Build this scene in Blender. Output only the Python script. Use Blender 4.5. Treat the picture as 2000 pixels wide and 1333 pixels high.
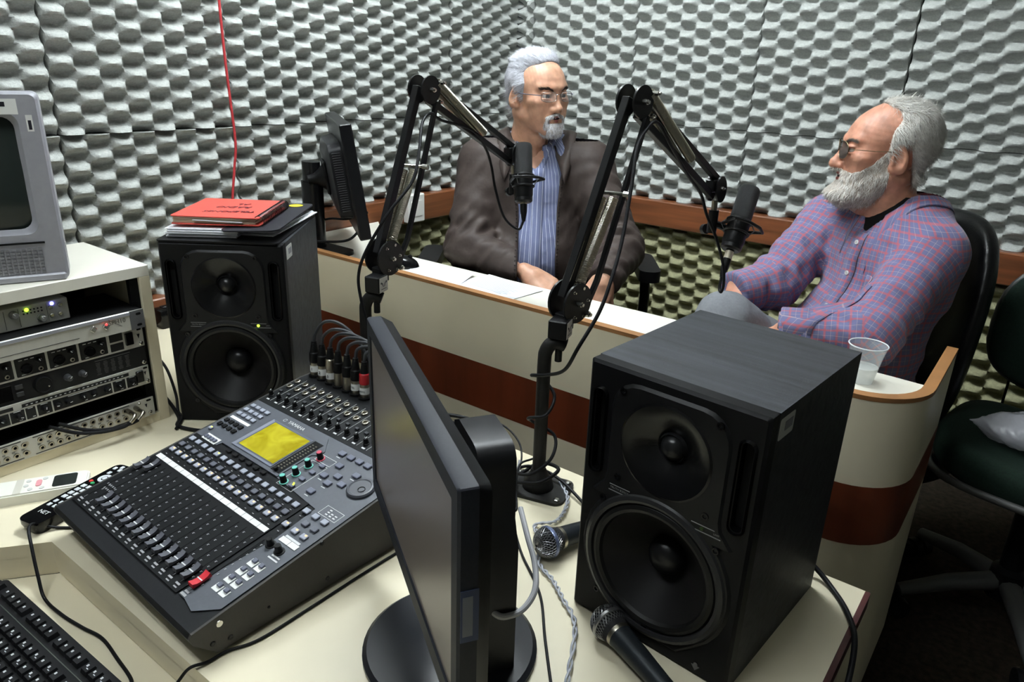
import bpy, bmesh, math, random
import numpy as np
from mathutils import Vector, Matrix, Euler
random.seed(7)
scn = bpy.context.scene
for o in list(bpy.data.objects): bpy.data.objects.remove(o)
COL = scn.collection
PI = math.pi
# ------------------------------------------------------------------ camera
cam_d = bpy.data.cameras.new('camera'); cam_d.sensor_width = 36; cam_d.lens = 25.8; cam_d.clip_start = .02
cam = bpy.data.objects.new('camera', cam_d); COL.objects.link(cam)
YAW, PITCH, ROLL = math.radians(36.66), math.radians(20.916), math.radians(1.997)
_f = Vector((-math.sin(YAW) * math.cos(PITCH), math.cos(YAW) * math.cos(PITCH), -math.sin(PITCH)))
_r0 = Vector((math.cos(YAW), math.sin(YAW), 0)); _u0 = _r0.cross(_f)
_r = _r0 * math.cos(ROLL) + _u0 * math.sin(ROLL); _u = _u0 * math.cos(ROLL) - _r0 * math.sin(ROLL)
cam.matrix_world = Matrix(((_r.x, _u.x, -_f.x, 0), (_r.y, _u.y, -_f.y, 0), (_r.z, _u.z, -_f.z, 1.313), (0, 0, 0, 1)))
scn.camera = cam
# ------------------------------------------------------------------ light and exposure
scn.view_settings.view_transform = 'Standard'; scn.view_settings.look = 'None'
scn.view_settings.gamma = 1; scn.view_settings.use_curve_mapping = False
scn.view_settings.exposure = 0.40
w = bpy.data.worlds.new('room_dark'); scn.world = w; w.use_nodes = True
w.node_tree.nodes['Background'].inputs[0].default_value = (.9, .95, 1, 1)
w.node_tree.nodes['Background'].inputs[1].default_value = .02
# fluorescent ceiling fixtures, built with the shell below: (x, y, turn, strength of each tube)
TUBES = [(-1.28, 1.50, 0.0, 190), (-.92, -.15, 0.0, 60)]
# ------------------------------------------------------------------ helpers
def lin(c):
    c = c / 255.0
    return c / 12.92 if c <= .04045 else ((c + .055) / 1.055) ** 2.4
def rgb(r, g, b): return (lin(r), lin(g), lin(b), 1)
MATS = {}
def M(name, col, rough=.5, metal=0.0, noise=None, bump=None, spec=.5, emit=None, trans=0, alpha=1, sss=0, stretch=(1, 1, 1), coat=0, obj=True):
    if name in MATS: return MATS[name]
    if max(col) < 64 and metal < .5 and not trans and alpha == 1: spec *= .5
    m = bpy.data.materials.new(name); m.use_nodes = True; MATS[name] = m
    nt = m.node_tree; p = nt.nodes['Principled BSDF']; L = nt.links.new
    p.inputs['Base Color'].default_value = rgb(*col); p.inputs['Roughness'].default_value = rough
    p.inputs['Metallic'].default_value = metal; p.inputs['Specular IOR Level'].default_value = spec
    if coat: p.inputs['Coat Weight'].default_value = coat
    if trans: p.inputs['Transmission Weight'].default_value = trans
    if alpha < 1: p.inputs['Alpha'].default_value = alpha
    if sss:
        p.inputs['Subsurface Weight'].default_value = sss; p.inputs['Subsurface Radius'].default_value = (.012, .005, .003); p.inputs['Subsurface Scale'].default_value = 1.0
    if emit:
        p.inputs['Emission Color'].default_value = rgb(*emit[0]); p.inputs['Emission Strength'].default_value = emit[1]
    if noise or bump:
        tc = nt.nodes.new('ShaderNodeTexCoord'); mp = nt.nodes.new('ShaderNodeMapping')
        mp.inputs['Scale'].default_value = stretch; L(tc.outputs['Object'], mp.inputs['Vector'])
    if noise:
        n = nt.nodes.new('ShaderNodeTexNoise'); n.inputs['Scale'].default_value = noise[0]; n.inputs['Detail'].default_value = 4
        L(mp.outputs[0], n.inputs['Vector'])
        r = nt.nodes.new('ShaderNodeValToRGB'); k = noise[1]
        e = r.color_ramp.elements; e[0].position = .3; e[1].position = .7
        e[0].color = tuple(min(1, v * (1 - k)) for v in rgb(*col)[:3]) + (1,); e[1].color = tuple(min(1, v * (1 + k)) for v in rgb(*col)[:3]) + (1,)
        L(n.outputs['Fac'], r.inputs[0]); L(r.outputs[0], p.inputs['Base Color'])
    if bump:
        n2 = nt.nodes.new('ShaderNodeTexNoise'); n2.inputs['Scale'].default_value = bump[0]; n2.inputs['Detail'].default_value = 3
        L(mp.outputs[0], n2.inputs['Vector'])
        b = nt.nodes.new('ShaderNodeBump'); b.inputs['Strength'].default_value = bump[1]; b.inputs['Distance'].default_value = bump[2] if len(bump) > 2 else .001
        L(n2.outputs['Fac'], b.inputs['Height']); L(b.outputs[0], p.inputs['Normal'])
    return m
def link(o, parent=None):
    COL.objects.link(o)
    if parent is not None: o.parent = parent
    return o
_bc = {}
def bevbox(sx, sy, sz, bev=0, seg=1):
    k = (round(sx, 5), round(sy, 5), round(sz, 5), round(bev, 5), seg)
    if k not in _bc:
        b = bmesh.new(); bmesh.ops.create_cube(b, size=1); bmesh.ops.scale(b, vec=(sx, sy, sz), verts=b.verts)
        if bev > 0: bmesh.ops.bevel(b, geom=list(b.edges), offset=bev, segments=seg, affect='EDGES', profile=.5, clamp_overlap=True)
        b.verts.index_update(); _bc[k] = ([v.co.copy() for v in b.verts], [[v.index for v in f.verts] for f in b.faces]); b.free()
    return _bc[k]
def T(x=0, y=0, z=0, rx=0, ry=0, rz=0): return Matrix.Translation((x, y, z)) @ Euler((rx, ry, rz)).to_matrix().to_4x4()
class MB:
    def __init__(s): s.v = []; s.f = []; s.mi = []
    def add(s, V, F, mi=0, mat=None):
        o = len(s.v)
        s.v += [mat @ Vector(v) for v in V] if mat is not None else [Vector(v) for v in V]
        s.f += [[i + o for i in f] for f in F]; s.mi += [mi] * len(F); return s
    def box(s, c, d, bev=0, mi=0, rz=0, mat=None, seg=1):
        V, F = bevbox(d[0], d[1], d[2], bev, seg); m = T(*c, rz=rz)
        if mat is not None: m = mat @ m
        return s.add(V, F, mi, m)
    def prism(s, poly, z0, z1, mi=0, mat=None):
        n = len(poly); V = [(p[0], p[1], z0) for p in poly] + [(p[0], p[1], z1) for p in poly]
        F = [list(range(n))[::-1], list(range(n, 2 * n))] + [[i, (i + 1) % n, n + (i + 1) % n, n + i] for i in range(n)]
        return s.add(V, F, mi, mat)
    def lathe(s, prof, n=24, mi=0, mat=None, cap=True):
        V = []; F = []; m = len(prof)
        for i in range(n):
            a = 2 * PI * i / n
            for r, z in prof: V.append((r * math.cos(a), r * math.sin(a), z))
        for i in range(n):
            j = (i + 1) % n
            for k in range(m - 1): F.append([i * m + k, j * m + k, j * m + k + 1, i * m + k + 1])
        if cap:
            if prof[0][0] > 1e-6: F.append([i * m for i in range(n)][::-1])
            if prof[-1][0] > 1e-6: F.append([i * m + m - 1 for i in range(n)])
        return s.add(V, F, mi, mat)
    def cyl(s, p0, p1, r0, r1=None, n=16, mi=0, mat=None):
        p0 = Vector(p0); p1 = Vector(p1); r1 = r0 if r1 is None else r1
        d = p1 - p0; q = d.to_track_quat('Z', 'Y').to_matrix().to_4x4(); m = Matrix.Translation(p0) @ q
        if mat is not None: m = mat @ m
        return s.lathe([(r0, 0), (r1, d.length)], n, mi, m)
    def tube(s, pts, r, n=8, mi=0, mat=None, closed=False):
        P = [Vector(p) for p in pts]; N = len(P); V = []; F = []
        rs = r if isinstance(r, (list, tuple)) else [r] * N
        t0 = (P[1] - P[0]).normalized(); up = Vector((0, 0, 1)) if abs(t0.z) < .9 else Vector((1, 0, 0))
        nx = t0.cross(up).normalized()
        for i in range(N):
            t = (P[(i + 1) % N] - P[i - 1]) if closed else (P[min(i + 1, N - 1)] - P[max(i - 1, 0)])
            t = t.normalized() if t.length > 1e-9 else t0
            nx = (nx - t * nx.dot(t)); nx = nx.normalized() if nx.length > 1e-6 else t.orthogonal().normalized(); ny = t.cross(nx)
            for k in range(n):
                a = 2 * PI * k / n; V.append(P[i] + nx * (rs[i] * math.cos(a)) + ny * (rs[i] * math.sin(a)))
        for i in range(N if closed else N - 1):
            j = (i + 1) % N
            for k in range(n): F.append([i * n + k, i * n + (k + 1) % n, j * n + (k + 1) % n, j * n + k])
        if not closed: F += [list(range(n))[::-1], list(range((N - 1) * n, N * n))]
        return s.add(V, F, mi, mat)
    def build(s, name, mats, parent=None, smooth=30, loc=None, mat=None):
        me = bpy.data.meshes.new(name); me.from_pydata([tuple(v) for v in s.v], [], s.f)
        mats = mats if isinstance(mats, (list, tuple)) else [mats]
        for m in mats: me.materials.append(m)
        if len(mats) > 1: me.polygons.foreach_set('material_index', s.mi)
        me.update()
        if smooth:
            me.polygons.foreach_set('use_smooth', [True] * len(me.polygons)); me.set_sharp_from_angle(angle=math.radians(smooth))
        o = bpy.data.objects.new(name, me); link(o, parent)
        if loc is not None: o.location = loc
        if mat is not None: o.matrix_local = mat
        return o
def tag(o, label=None, cat=None, group=None, kind=None):
    if label: o['label'] = label
    if cat: o['category'] = cat
    if group: o['group'] = group
    if kind: o['kind'] = kind
    return o
def thing(name, label, cat, loc=(0, 0, 0), rz=0, group=None, mat=None):
    o = bpy.data.objects.new(name, None); o.empty_display_size = .05; link(o)
    if mat is not None: o.matrix_world = mat
    else: o.location = loc; o.rotation_euler = (0, 0, rz)
    return tag(o, label, cat, group)
def inst(src, parent, mat):
    o = bpy.data.objects.new(src.name.split('.')[0], src.data); link(o, parent); o.matrix_local = mat; return o
def spline(pts, n=8):
    P = [Vector(p) for p in pts]; out = []
    P = [2 * P[0] - P[1]] + P + [2 * P[-1] - P[-2]]
    for i in range(1, len(P) - 2):
        a, b, c, d = P[i - 1:i + 3]
        for k in range(n):
            t = k / n
            out.append(.5 * ((2 * b) + (c - a) * t + (2 * a - 5 * b + 4 * c - d) * t * t + (3 * b - a - 3 * c + d) * t ** 3))
    out.append(P[-2]); return out
def helix(p0, p1, R, turns, n=10):
    p0 = Vector(p0); p1 = Vector(p1); d = p1 - p0; q = d.to_track_quat('Z', 'Y')
    N = int(turns * n); return [p0 + d * (i / N) + q @ Vector((R * math.cos(2 * PI * i / n), R * math.sin(2 * PI * i / n), 0)) for i in range(N + 1)]
def rrect(x0, y0, x1, y1, r, n=5):
    out = []
    for cx, cy, a in ((x1 - r, y1 - r, 0), (x0 + r, y1 - r, 90), (x0 + r, y0 + r, 180), (x1 - r, y0 + r, 270)):
        for k in range(n + 1):
            t = math.radians(a + 90 * k / n); out.append((cx + r * math.cos(t), cy + r * math.sin(t)))
    return out
_tc = {}
def textgeo(s, size=1.0, align='CENTER', ext=.02, shear=0):
    k = (s, align, shear)
    if k not in _tc:
        cu = bpy.data.curves.new('txt', 'FONT'); cu.body = s; cu.align_x = align; cu.align_y = 'CENTER'; cu.extrude = ext; cu.resolution_u = 2; cu.shear = shear
        o = bpy.data.objects.new('txt', cu); COL.objects.link(o); dg = bpy.context.evaluated_depsgraph_get()
        me = o.evaluated_get(dg).to_mesh(); _tc[k] = ([v.co.copy() for v in me.vertices], [list(p.vertices) for p in me.polygons])
        o.evaluated_get(dg).to_mesh_clear(); bpy.data.objects.remove(o); bpy.data.curves.remove(cu)
    V, F = _tc[k]; return [v * size for v in V], F
def put_text(mb, s, size, mat, mi=0, align='CENTER', shear=0):
    V, F = textgeo(s, size, align, shear=shear); mb.add(V, F, mi, mat); return mb
def wall_m(px, py, pz, nx, ny, nz, ux, uy, uz):
    n = Vector((nx, ny, nz)).normalized(); u = Vector((ux, uy, uz)); u = (u - n * u.dot(n)).normalized(); v = n.cross(u)
    return Matrix(((u.x, v.x, n.x, px), (u.y, v.y, n.y, py), (u.z, v.z, n.z, pz), (0, 0, 0, 1)))
# ------------------------------------------------------------------ shared materials
m_cream = M('cream_laminate', (226, 216, 188), .35, noise=(6, .03))
m_cwhite = M('white_laminate', (226, 222, 208), .32, noise=(5, .02))
m_brown = M('brown_laminate', (98, 44, 24), .38, noise=(14, .28), stretch=(1, 1, .12))
m_edge = M('raw_wood_edge', (146, 102, 60), .55, noise=(30, .2), stretch=(.3, .3, 3))
m_rail = M('varnished_rail', (112, 66, 40), .36, noise=(18, .35), stretch=(.15, .15, 2.5), coat=.1)
m_foam = M('grey_foam', (170, 172, 167), .95, noise=(160, .13), bump=(420, .6, .002), spec=.15)
m_foamg = M('olive_foam', (152, 150, 118), .95, noise=(160, .13), bump=(420, .6, .002), spec=.15)
m_wallp = M('dark_backing', (26, 26, 25), .9)
m_paint = M('white_paint', (225, 224, 216), .8, noise=(3, .03))
m_carpet = M('carpet', (46, 40, 33), .95, noise=(60, .4), bump=(500, .8, .004), spec=.1)
m_black = M('black_plastic', (17, 17, 18), .42, noise=(40, .1), spec=.3)
m_blackm = M('black_matte', (14, 14, 15), .7, spec=.25)
m_blackg = M('black_gloss', (9, 9, 10), .16)
m_dark = M('dark_hole', (3, 3, 3), .9)
m_steel = M('bright_steel', (190, 188, 182), .25, 1.0)
m_nickel = M('nickel', (170, 164, 150), .3, 1.0)
m_white = M('white_plastic', (232, 230, 222), .4)
m_paper = M('white_paper', (235, 236, 240), .7)
m_cable = M('black_rubber', (20, 20, 22), .5, spec=.3)
m_print = M('light_print', (205, 205, 205), .6)
m_label = M('sticker', (222, 222, 218), .5)
m_ink = M('dark_ink', (28, 26, 34), .6)
# ------------------------------------------------------------------ room shell
XW, YW = -2.139, 2.819
X1, Y0, ZC = 1.9, -1.9, 2.62
def struct(name, mb, mat, parent=None, smooth=0):
    o = mb.build(name, mat, parent, smooth); 
    if parent is None: o['kind'] = 'structure'
    return o
struct('floor', MB().box(((XW + X1) / 2, (YW + Y0) / 2, -.05), (X1 - XW + .2, YW - Y0 + .2, .1)), m_carpet)
struct('ceiling', MB().box(((XW + X1) / 2, (YW + Y0) / 2, ZC + .05), (X1 - XW + .2, YW - Y0 + .2, .1)), m_paint)
wl = struct('wall_left', MB().box((XW - .05, (YW + Y0) / 2, ZC / 2), (.1, YW - Y0, ZC)), m_wallp)
wb = struct('wall_back', MB().box(((XW + X1) / 2, YW + .05, ZC / 2), (X1 - XW, .1, ZC)), m_wallp)
struct('wall_right', MB().box((X1 + .05, (YW + Y0) / 2, ZC / 2), (.1, YW - Y0, ZC)), M('far_wall', (120, 120, 115), .9))
struct('wall_front', MB().box(((XW + X1) / 2, Y0 - .05, ZC / 2), (X1 - XW, .1, ZC)), MATS['far_wall'])
# foam tiles with a raised staggered relief
CW, RP, AMP, BASE = .0625, .0588, .0245, .035
_fm = {}
def foam_mesh(w_, h_, u0=0.0, v0=0.0, mat=m_foam):
    k = (round(w_, 3), round(h_, 3), round(u0, 3), round(v0, 3), mat.name)
    if k in _fm: return _fm[k]
    nu = max(2, int(round(w_ / CW * 6))); nv = max(2, int(round(h_ / RP * 10)))
    g = .004
    U = np.linspace(g, w_ - g, nu + 1); Vv = np.linspace(.0012, h_ - .0012, nv + 1)
    uu, vv = np.meshgrid(U, Vv, indexing='ij')
    sq = np.tanh(2.1 * np.sin(PI * (uu + u0) / CW + .02)); c = np.cos(2 * PI * (vv + v0) / RP)
    hh = BASE + AMP * sq * np.sign(c) * np.abs(c) ** .7
    V = [(a, b, d) for a, b, d in zip(uu.ravel(), vv.ravel(), hh.ravel())]; n1 = nv + 1
    F = [[i * n1 + j, (i + 1) * n1 + j, (i + 1) * n1 + j + 1, i * n1 + j + 1] for i in range(nu) for j in range(nv)]
    rim = [i * n1 for i in range(nu + 1)] + [nu * n1 + j for j in range(1, nv + 1)] + [i * n1 + nv for i in range(nu - 1, -1, -1)] + [j for j in range(nv - 1, 0, -1)]
    b0 = len(V); V += [(V[i][0], V[i][1], 0) for i in rim]
    for q in range(len(rim)):
        r_ = (q + 1) % len(rim); F.append([rim[q], b0 + q, b0 + r_, rim[r_]])
    me = bpy.data.meshes.new('foam_panel'); me.from_pydata(V, [], F); me.materials.append(mat); me.update()
    me.polygons.foreach_set('use_smooth', [True] * len(me.polygons)); me.set_sharp_from_angle(angle=math.radians(50))
    _fm[k] = me; return me
def panel(wall, side, a, z, w_, h_, mat=m_foam, u0=0, v0=0):
    o = bpy.data.objects.new('foam_panel', foam_mesh(w_, h_, u0, v0, mat)); link(o, wall)
    if side == 'L': o.matrix_local = wall_m(XW, a, z, 1, 0, 0, 0, 1, 0)      # u runs +y
    else: o.matrix_local = wall_m(a + w_, YW, z, 0, -1, 0, -1, 0, 0) if 0 else Matrix(((1, 0, 0, a), (0, 0, -1, YW), (0, 1, 0, z), (0, 0, 0, 1)))
    return o
ZS, RT, RB = 1.095, .801, .698
ysl = [2.35, 1.85, 1.35, .85, .35, -.15]
for i, y in enumerate(ysl):
    for zz in (ZS, ZS + .5): panel(wl, 'L', y, zz, .5, .5)
    panel(wl, 'L', y, ZS + 1.0, .5, .5)
    if y > 1.3:
        panel(wl, 'L', y, RT, .5, ZS - RT, v0=-(ZS - RT)); panel(wl, 'L', y, RB - .5, .5, .5, m_foamg)
    else: panel(wl, 'L', y, ZS - .5, .5, .5)
for j, x in enumerate([-2.09] + [-2.017 + .5 * k for k in range(7)]):
    w_ = .073 if j == 0 else .5
    for zz in (ZS, ZS + .5, ZS + 1.0): panel(wb, 'B', x, zz, w_, .5, u0=0 if j else .4)
    panel(wb, 'B', x, RT, w_, ZS - RT, v0=-(ZS - RT)); panel(wb, 'B', x, RB - .5, w_, .5, m_foamg); panel(wb, 'B', x, 0.0, w_, RB - .5, m_foamg, v0=.5 - RB)
def trim(name, c, d, label=None):
    return struct(name, MB().box(c, d, .004), m_rail, smooth=30)
trim('trim_1', ((XW - 2.055) / 2, (1.36 + YW) / 2, (RT + RB) / 2), (-2.055 - XW, YW - 1.36, RT - RB))
t2 = trim('trim_2', ((XW + X1) / 2, (YW + 2.735) / 2, (RT + RB) / 2), (X1 - XW, YW - 2.735, RT - RB))
trim('trim_3', ((XW - 2.055) / 2, (Y0 + 1.33) / 2, .577), (-2.055 - XW, 1.33 - Y0, .098))
for x in (-1.62, -1.02, -.42, .18): MB().lathe([(.006, 0), (.006, .0015), (.004, .003), (0, .0032)], 12, 0, wall_m(x, 2.735, .765, 0, -1, 0, 1, 0, 0)).build('screw', m_steel, t2)
# ceiling fixtures carrying the tubes
for tx, ty, tr, tw in TUBES:
    L_ = thing('ceiling_light', 'long white ceiling fixture with fluorescent tubes above the %s' % ('control desk' if ty > 1 else 'operator side'), 'ceiling light', (tx, ty, ZC - .002))
    L_.rotation_euler = (0, 0, tr)
    MB().prism(rrect(-.62, -.15, .62, .15, .02), -.03, 0).build('housing', m_white, L_)
    for k in (-.08, .08):
        MB().cyl((-.58, k, -.060), (.58, k, -.060), .013, n=12).build('tube', M('lamp_glass_%d' % tw, (240, 245, 250), .3, emit=((238, 248, 255), tw)), L_)
        for e_ in (-.59, .59): MB().box((e_, k, -.045), (.02, .04, .05), .003).build('tube_holder', m_white, L_)
# ------------------------------------------------------------------ studio counter
DESK, TT, CT = .55, .73, .76
def cpath(off):   # front face outline, offset inward by off
    x1, y1, R = -.115 - off, 1.372 + off, .125
    r = R - off; cx, cy = -.115 - R, 1.372 + R
    P = [(-2.05, y1)] + [(cx + r * math.sin(a), cy - r * math.cos(a)) for a in [PI / 2 * k / 10 for k in range(11)]] + [(x1, 1.78)]
    return P
def wallstrip(z0, z1, o0, o1):
    A, B = cpath(o0), cpath(o1); return MB().prism(A + B[::-1], z0, z1)
ctr = thing('studio_counter', 'cream counter with brown band and wooden rim between desk and guests', 'counter', (-1.1, 1.372, 0))
def cb(name, mb, mat): 
    o = mb.build(name, mat, ctr, 30); o.location = (1.1, -1.372, 0); return o
cb('upper_panel', wallstrip(.572, .751, 0, .021), m_cream)
cb('brown_band', wallstrip(.441, .572, -.0008, .021), m_brown)
cb('lower_panel', wallstrip(0, .441, 0, .021), m_cream)
cb('rim', wallstrip(.751, CT, -.0006, .0216), m_edge)
TTP = [(-2.05, 1.394), (-.240, 1.394), (-.187, 1.409), (-.150, 1.445), (-.137, 1.50), (-.137, 1.585), (-.20, 1.590), (-.7, 1.612), (-1.69, 1.598), (-2.05, 1.885)]
cb('tabletop', MB().prism(TTP, TT - .025, TT), m_cwhite)
cb('side_support', MB().box((-1.9, 1.5, .35), (.02, .18, .70)), m_cream)
# ------------------------------------------------------------------ operator's desk
dsk = thing('control_desk', 'cream laminate control desk with dark red edge band and sunken keyboard shelf', 'desk', (-1.0, .7, 0))
def db(name, mb, mat, s=30):
    o = mb.build(name, mat, dsk, s); o.location = (1.0, -.7, 0); return o
DP = [(-2.05, 1.10), (-2.05, -.9), (-1.62, -.9), (-1.62, -.19), (-1.193, .357), (-.107, .357), (-.107, 1.10)]
db('desktop', MB().prism(DP[::-1], DESK - .025, DESK), m_cream)
db('edge_band', MB().prism(rrect(-.1075, .357, -.0995, 1.10, .0035), DESK - .026, DESK + .0008), M('dark_red_edge', (66, 22, 22), .45))
SP = [(-1.193, .357), (-1.62, -.19), (-1.62, -.9), (-.107, -.9), (-.107, .357)]
db('keyboard_shelf', MB().prism([(-1.185, .365), (-1.63, -.20), (-1.63, -.9), (-.107, -.9), (-.107, .365)], .468, .488), m_cream)
db('fascia', MB().box((-.65, .366, .508), (1.086, .018, .036)).add([(-1.193, .357, .488), (-1.62, -.19, .488), (-1.62, -.19, .526), (-1.193, .357, .526), (-1.21, .357, .488), (-1.64, -.19, .488), (-1.64, -.19, .526), (-1.21, .357, .526)], [[0, 3, 2, 1], [4, 5, 6, 7], [0, 1, 5, 4], [3, 7, 6, 2]]), m_cream)
for x in (-.125, -1.99): db('side_panel', MB().box((x, .72, .262), (.022, .70, .525)), m_cream)
# ------------------------------------------------------------------ equipment rack
RX, RY0, RY1, RZ = -1.47, .186, .716, .898
rk = thing('equipment_rack', 'cream wooden rack cabinet standing on the desk, full of audio gear', 'rack', (-1.615, .45, DESK))
def rb(name, mb, mat):
    o = mb.build(name, mat, rk, 30); o.location = (1.615, -.45, -DESK); return o
m_rackc = m_cream
rb('top_board', MB().box((-1.61, .451, RZ - .0115), (.28, .53, .023), .001), m_cwhite)
for y in (RY0 + .011, RY1 - .011): rb('side_board', MB().box((-1.61, y, .7125), (.28, .022, .325), .0008), m_rackc)
rb('bottom_board', MB().box((-1.61, .451, .5605), (.28, .486, .021), .0008), m_rackc)
rb('back_board', MB().box((-1.744, .451, .72), (.008, .486, .30)), m_blackm)
for y in (RY0 + .031, RY1 - .031):
    mb = MB().box((-1.484, y, .7225), (.012, .018, .303))
    for k in range(9): mb.cyl((-1.4785, y, .59 + k * .033), (-1.4770, y, .59 + k * .033), .0035, n=10, mi=1)
    rb('mounting_rail', mb.add([], []), [m_blackm, m_dark])
# --- rack units: local frame, u along +y, v up, n toward +x
UY0, UW = .2205, .4626     # panel left edge and width shown between the side boards
def unit(name, label, z0, z1, dep=.16, proud=.004, face=None, ear=None):
    t = thing(name, label, 'rack unit', mat=wall_m(RX + proud, UY0, z0, 1, 0, 0, 0, 1, 0))
    h = z1 - z0 - .0008
    MB().box((UW / 2, h / 2, -dep / 2 - .0015), (UW - .004, h - .001, dep - .003)).build('chassis', m_blackm, t)
    MB().box((UW / 2, h / 2, -.0015), (UW, h, .003), .0006).build('face_panel', face, t)
    return t, h
m_alu = M('brushed_aluminium', (200, 198, 188), .4, .25, noise=(60, .06), stretch=(1, .05, 1))
m_bface = M('silver_face', (186, 185, 178), .45, .2)
def lay(mb_name, mb, mats, t, z=0): return mb.build(mb_name, mats, t, 30)
def screw(t, x, y, r=.0045):
    mb = MB().lathe([(r, 0), (r, .0012), (r * .6, .0028), (0, .003)], 14, 0, T(x, y, 0)); mb.cyl((x, y, .0026), (x, y, .0032), r * .35, n=6, mi=1)
    return lay('screw', mb, [m_steel, m_dark], t)
def knob(t, x, y, r=.005, h=.011, mat=m_black, ptr=m_print, name='knob', ang=.6):
    m = T(x, y, 0, rz=ang)
    mb = MB().lathe([(r * 1.15, 0), (r * 1.15, h * .15), (r, h * .2), (r * .86, h * .92), (r * .7, h), (0, h)], 16, 0, m)
    mb.box((0, r * .55, h), (r * .22, r * .8, .0006), mi=1, mat=m)
    return lay(name, mb, [mat, ptr], t)
def jack(t, x, y, r=.0055, z=0, name='jack_socket', ring=m_nickel):
    mb = MB().lathe([(r, 0), (r, .0015), (r * .82, .0022), (r * .55, .0022)], 16, 0, T(x, y, z), cap=False)
    mb.lathe([(r * .55, .0012), (0, .0012)], 14, 1, T(x, y, z), cap=False)
    return lay(name, mb, [ring, m_dark], t)
# converter resting above the preamp (short panel)
cv = thing('audio_interface', 'short silver desktop interface with small knobs and lit green and blue lamps', 'rack unit', mat=wall_m(-1.492, .262, .8165, 1, 0, 0, 0, 1, 0))
MB().box((.15, .0215, -.07), (.30, .042, .14), .001).build('chassis', M('pale_grey_metal', (182, 182, 172), .5, .2), cv)
for x, y in ((.205, .03), (.135, .031), (.25, .0135)): knob(cv, x, y, .0068, .013, M('grey_knob', (120, 120, 116), .4, .3))
for x, y in ((.16, .012), (.12, .012)): jack(cv, x, y, .0058, ring=M('brass', (176, 130, 62), .3, 1))
for x, y in ((.268, .030), (.285, .031), (.268, .014), (.283, .014)): lay('push_button', MB().lathe([(.004, 0), (.004, .003), (.0028, .004), (0, .004)], 12, 0, T(x, y, 0)), m_steel, cv)
mb = MB()
for k in range(12): mb.cyl((.222 + (k % 6) * .0062, .027 + (k // 6) * .006, 0), (.222 + (k % 6) * .0062, .027 + (k // 6) * .006, .0008), .0016, n=8)
lay('indicator_dots', mb, m_ink, cv)['kind'] = 'stuff'
lay('green_lamp', MB().lathe([(.0032, 0), (.0026, .002), (0, .003)], 10, 0, T(.228, .034, 0)), M('green_led', (190, 230, 60), .3, emit=((190, 255, 40), 6)), cv)
lay('blue_lamp', MB().lathe([(.0036, 0), (.003, .002), (0, .003)], 10, 0, T(.272, .0365, 0)), M('blue_led', (130, 130, 250), .3, emit=((110, 110, 255), 8)), cv)
mb = MB()
for x0, x1, y0, y1 in ((.19, .19, .004, .039), (.214, .214, .004, .039), (.262, .262, .004, .039)): mb.box(((x0 + x1) / 2, (y0 + y1) / 2, .0002), (.0006, y1 - y0, .0004))
lay('panel_lines', mb, m_ink, cv)['kind'] = 'stuff'
# telephone hybrid SPH10
t, h = unit('phone_hybrid_unit', 'plain silver rack unit with grey end ears, diamond buttons and red lamp', .776, .816, proud=.018, face=m_alu)
lay('ear', MB().box((UW - .014, h / 2, .0006), (.028, h, .0016)), M('grey_ear', (92, 92, 94), .5, .2), t)
for y in (.008, h - .008): lay('slot_hole', MB().prism(rrect(UW - .016, y - .0025, UW - .006, y + .0025, .0024), .0012, .0018), m_dark, t)
lay('top_bevel', MB().box(((UW - .028) / 2, h - .004, .0012), (UW - .028, .0075, .002), .0008), M('cool_alu', (176, 178, 186), .4, .5), t)
for x, lit in ((.362, 0), (.386, 1), (.148, 0)):
    m = T(x, .021, .0, rz=PI / 4)
    lay('diamond_button', MB().box((0, 0, .002), (.0105, .0105, .005), .0012, mat=m), m_steel, t)
lay('red_lamp', MB().lathe([(.0025, 0), (.002, .0015), (0, .002)], 10, 0, T(.386, .0255, .0042)), M('red_led', (230, 60, 60), .3, emit=((255, 40, 40), 4)), t)
mb = MB(); put_text(mb, 'SPH10', .0125, T(.409, .024, .0004), 0)
lay('lettering', mb, M('grey_print', (104, 102, 92), .6), t)
lay('groove', MB().box((.17, .010, .0003), (.33, .0006, .0006)).box((.385, .031, .0003), (.02, .0006, .0006)).box((.405, .022, .0003), (.03, .0006, .0006), rz=-.62), m_ink, t)
# four channel headphone amp
m_bpan = M('printed_black', (24, 24, 25), .5)
t, h = unit('headphone_amp_unit', 'rack unit with a row of black framed channels, each with round socket', .731, .776, face=m_bface)
mb = MB()
for k in range(6):
    x = .362 - k * .0565; lay('channel_panel', MB().prism(rrect(x - .026, .004, x + .026, h - .004, .002), 0, .0006), m_bpan, t)
    lay('round_socket', MB().lathe([(.0105, .0006), (.0105, .0022), (.009, .0028), (.008, .0012), (0, .0012)], 18, 0, T(x - .008, .017, 0), cap=False), m_blackg, t)
    knob(t, x + .014, .029, .0052, .011, ang=1.0 - k * .3); jack(t, x + .015, .011, .0042)
    for q in range(3): mb.box((x - .016 + q * .010, .0355, .0008), (.006, .0012, .0004))
    mb.box((x - .014, .007, .0008), (.008, .0011, .0004))
lay('printing', mb, m_print, t)['kind'] = 'stuff'
lay('brand_panel', MB().prism(rrect(.394, .024, .420, h - .004, .001), 0, .0006).prism(rrect(.394, .004, .420, .020, .001), 0, .0006), m_bpan, t)
lay('power_switch', MB().box((.432, .023, .002), (.016, .026, .005), .001), m_blackg, t)
lay('emblem', MB().prism([(.449, .028), (.455, .028), (.452, .018)], 0, .0006), m_ink, t)
screw(t, .4555, .007); lay('slot_hole', MB().prism(rrect(.450, .036, .459, .040, .0019), 0, .0006), m_dark, t)
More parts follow.
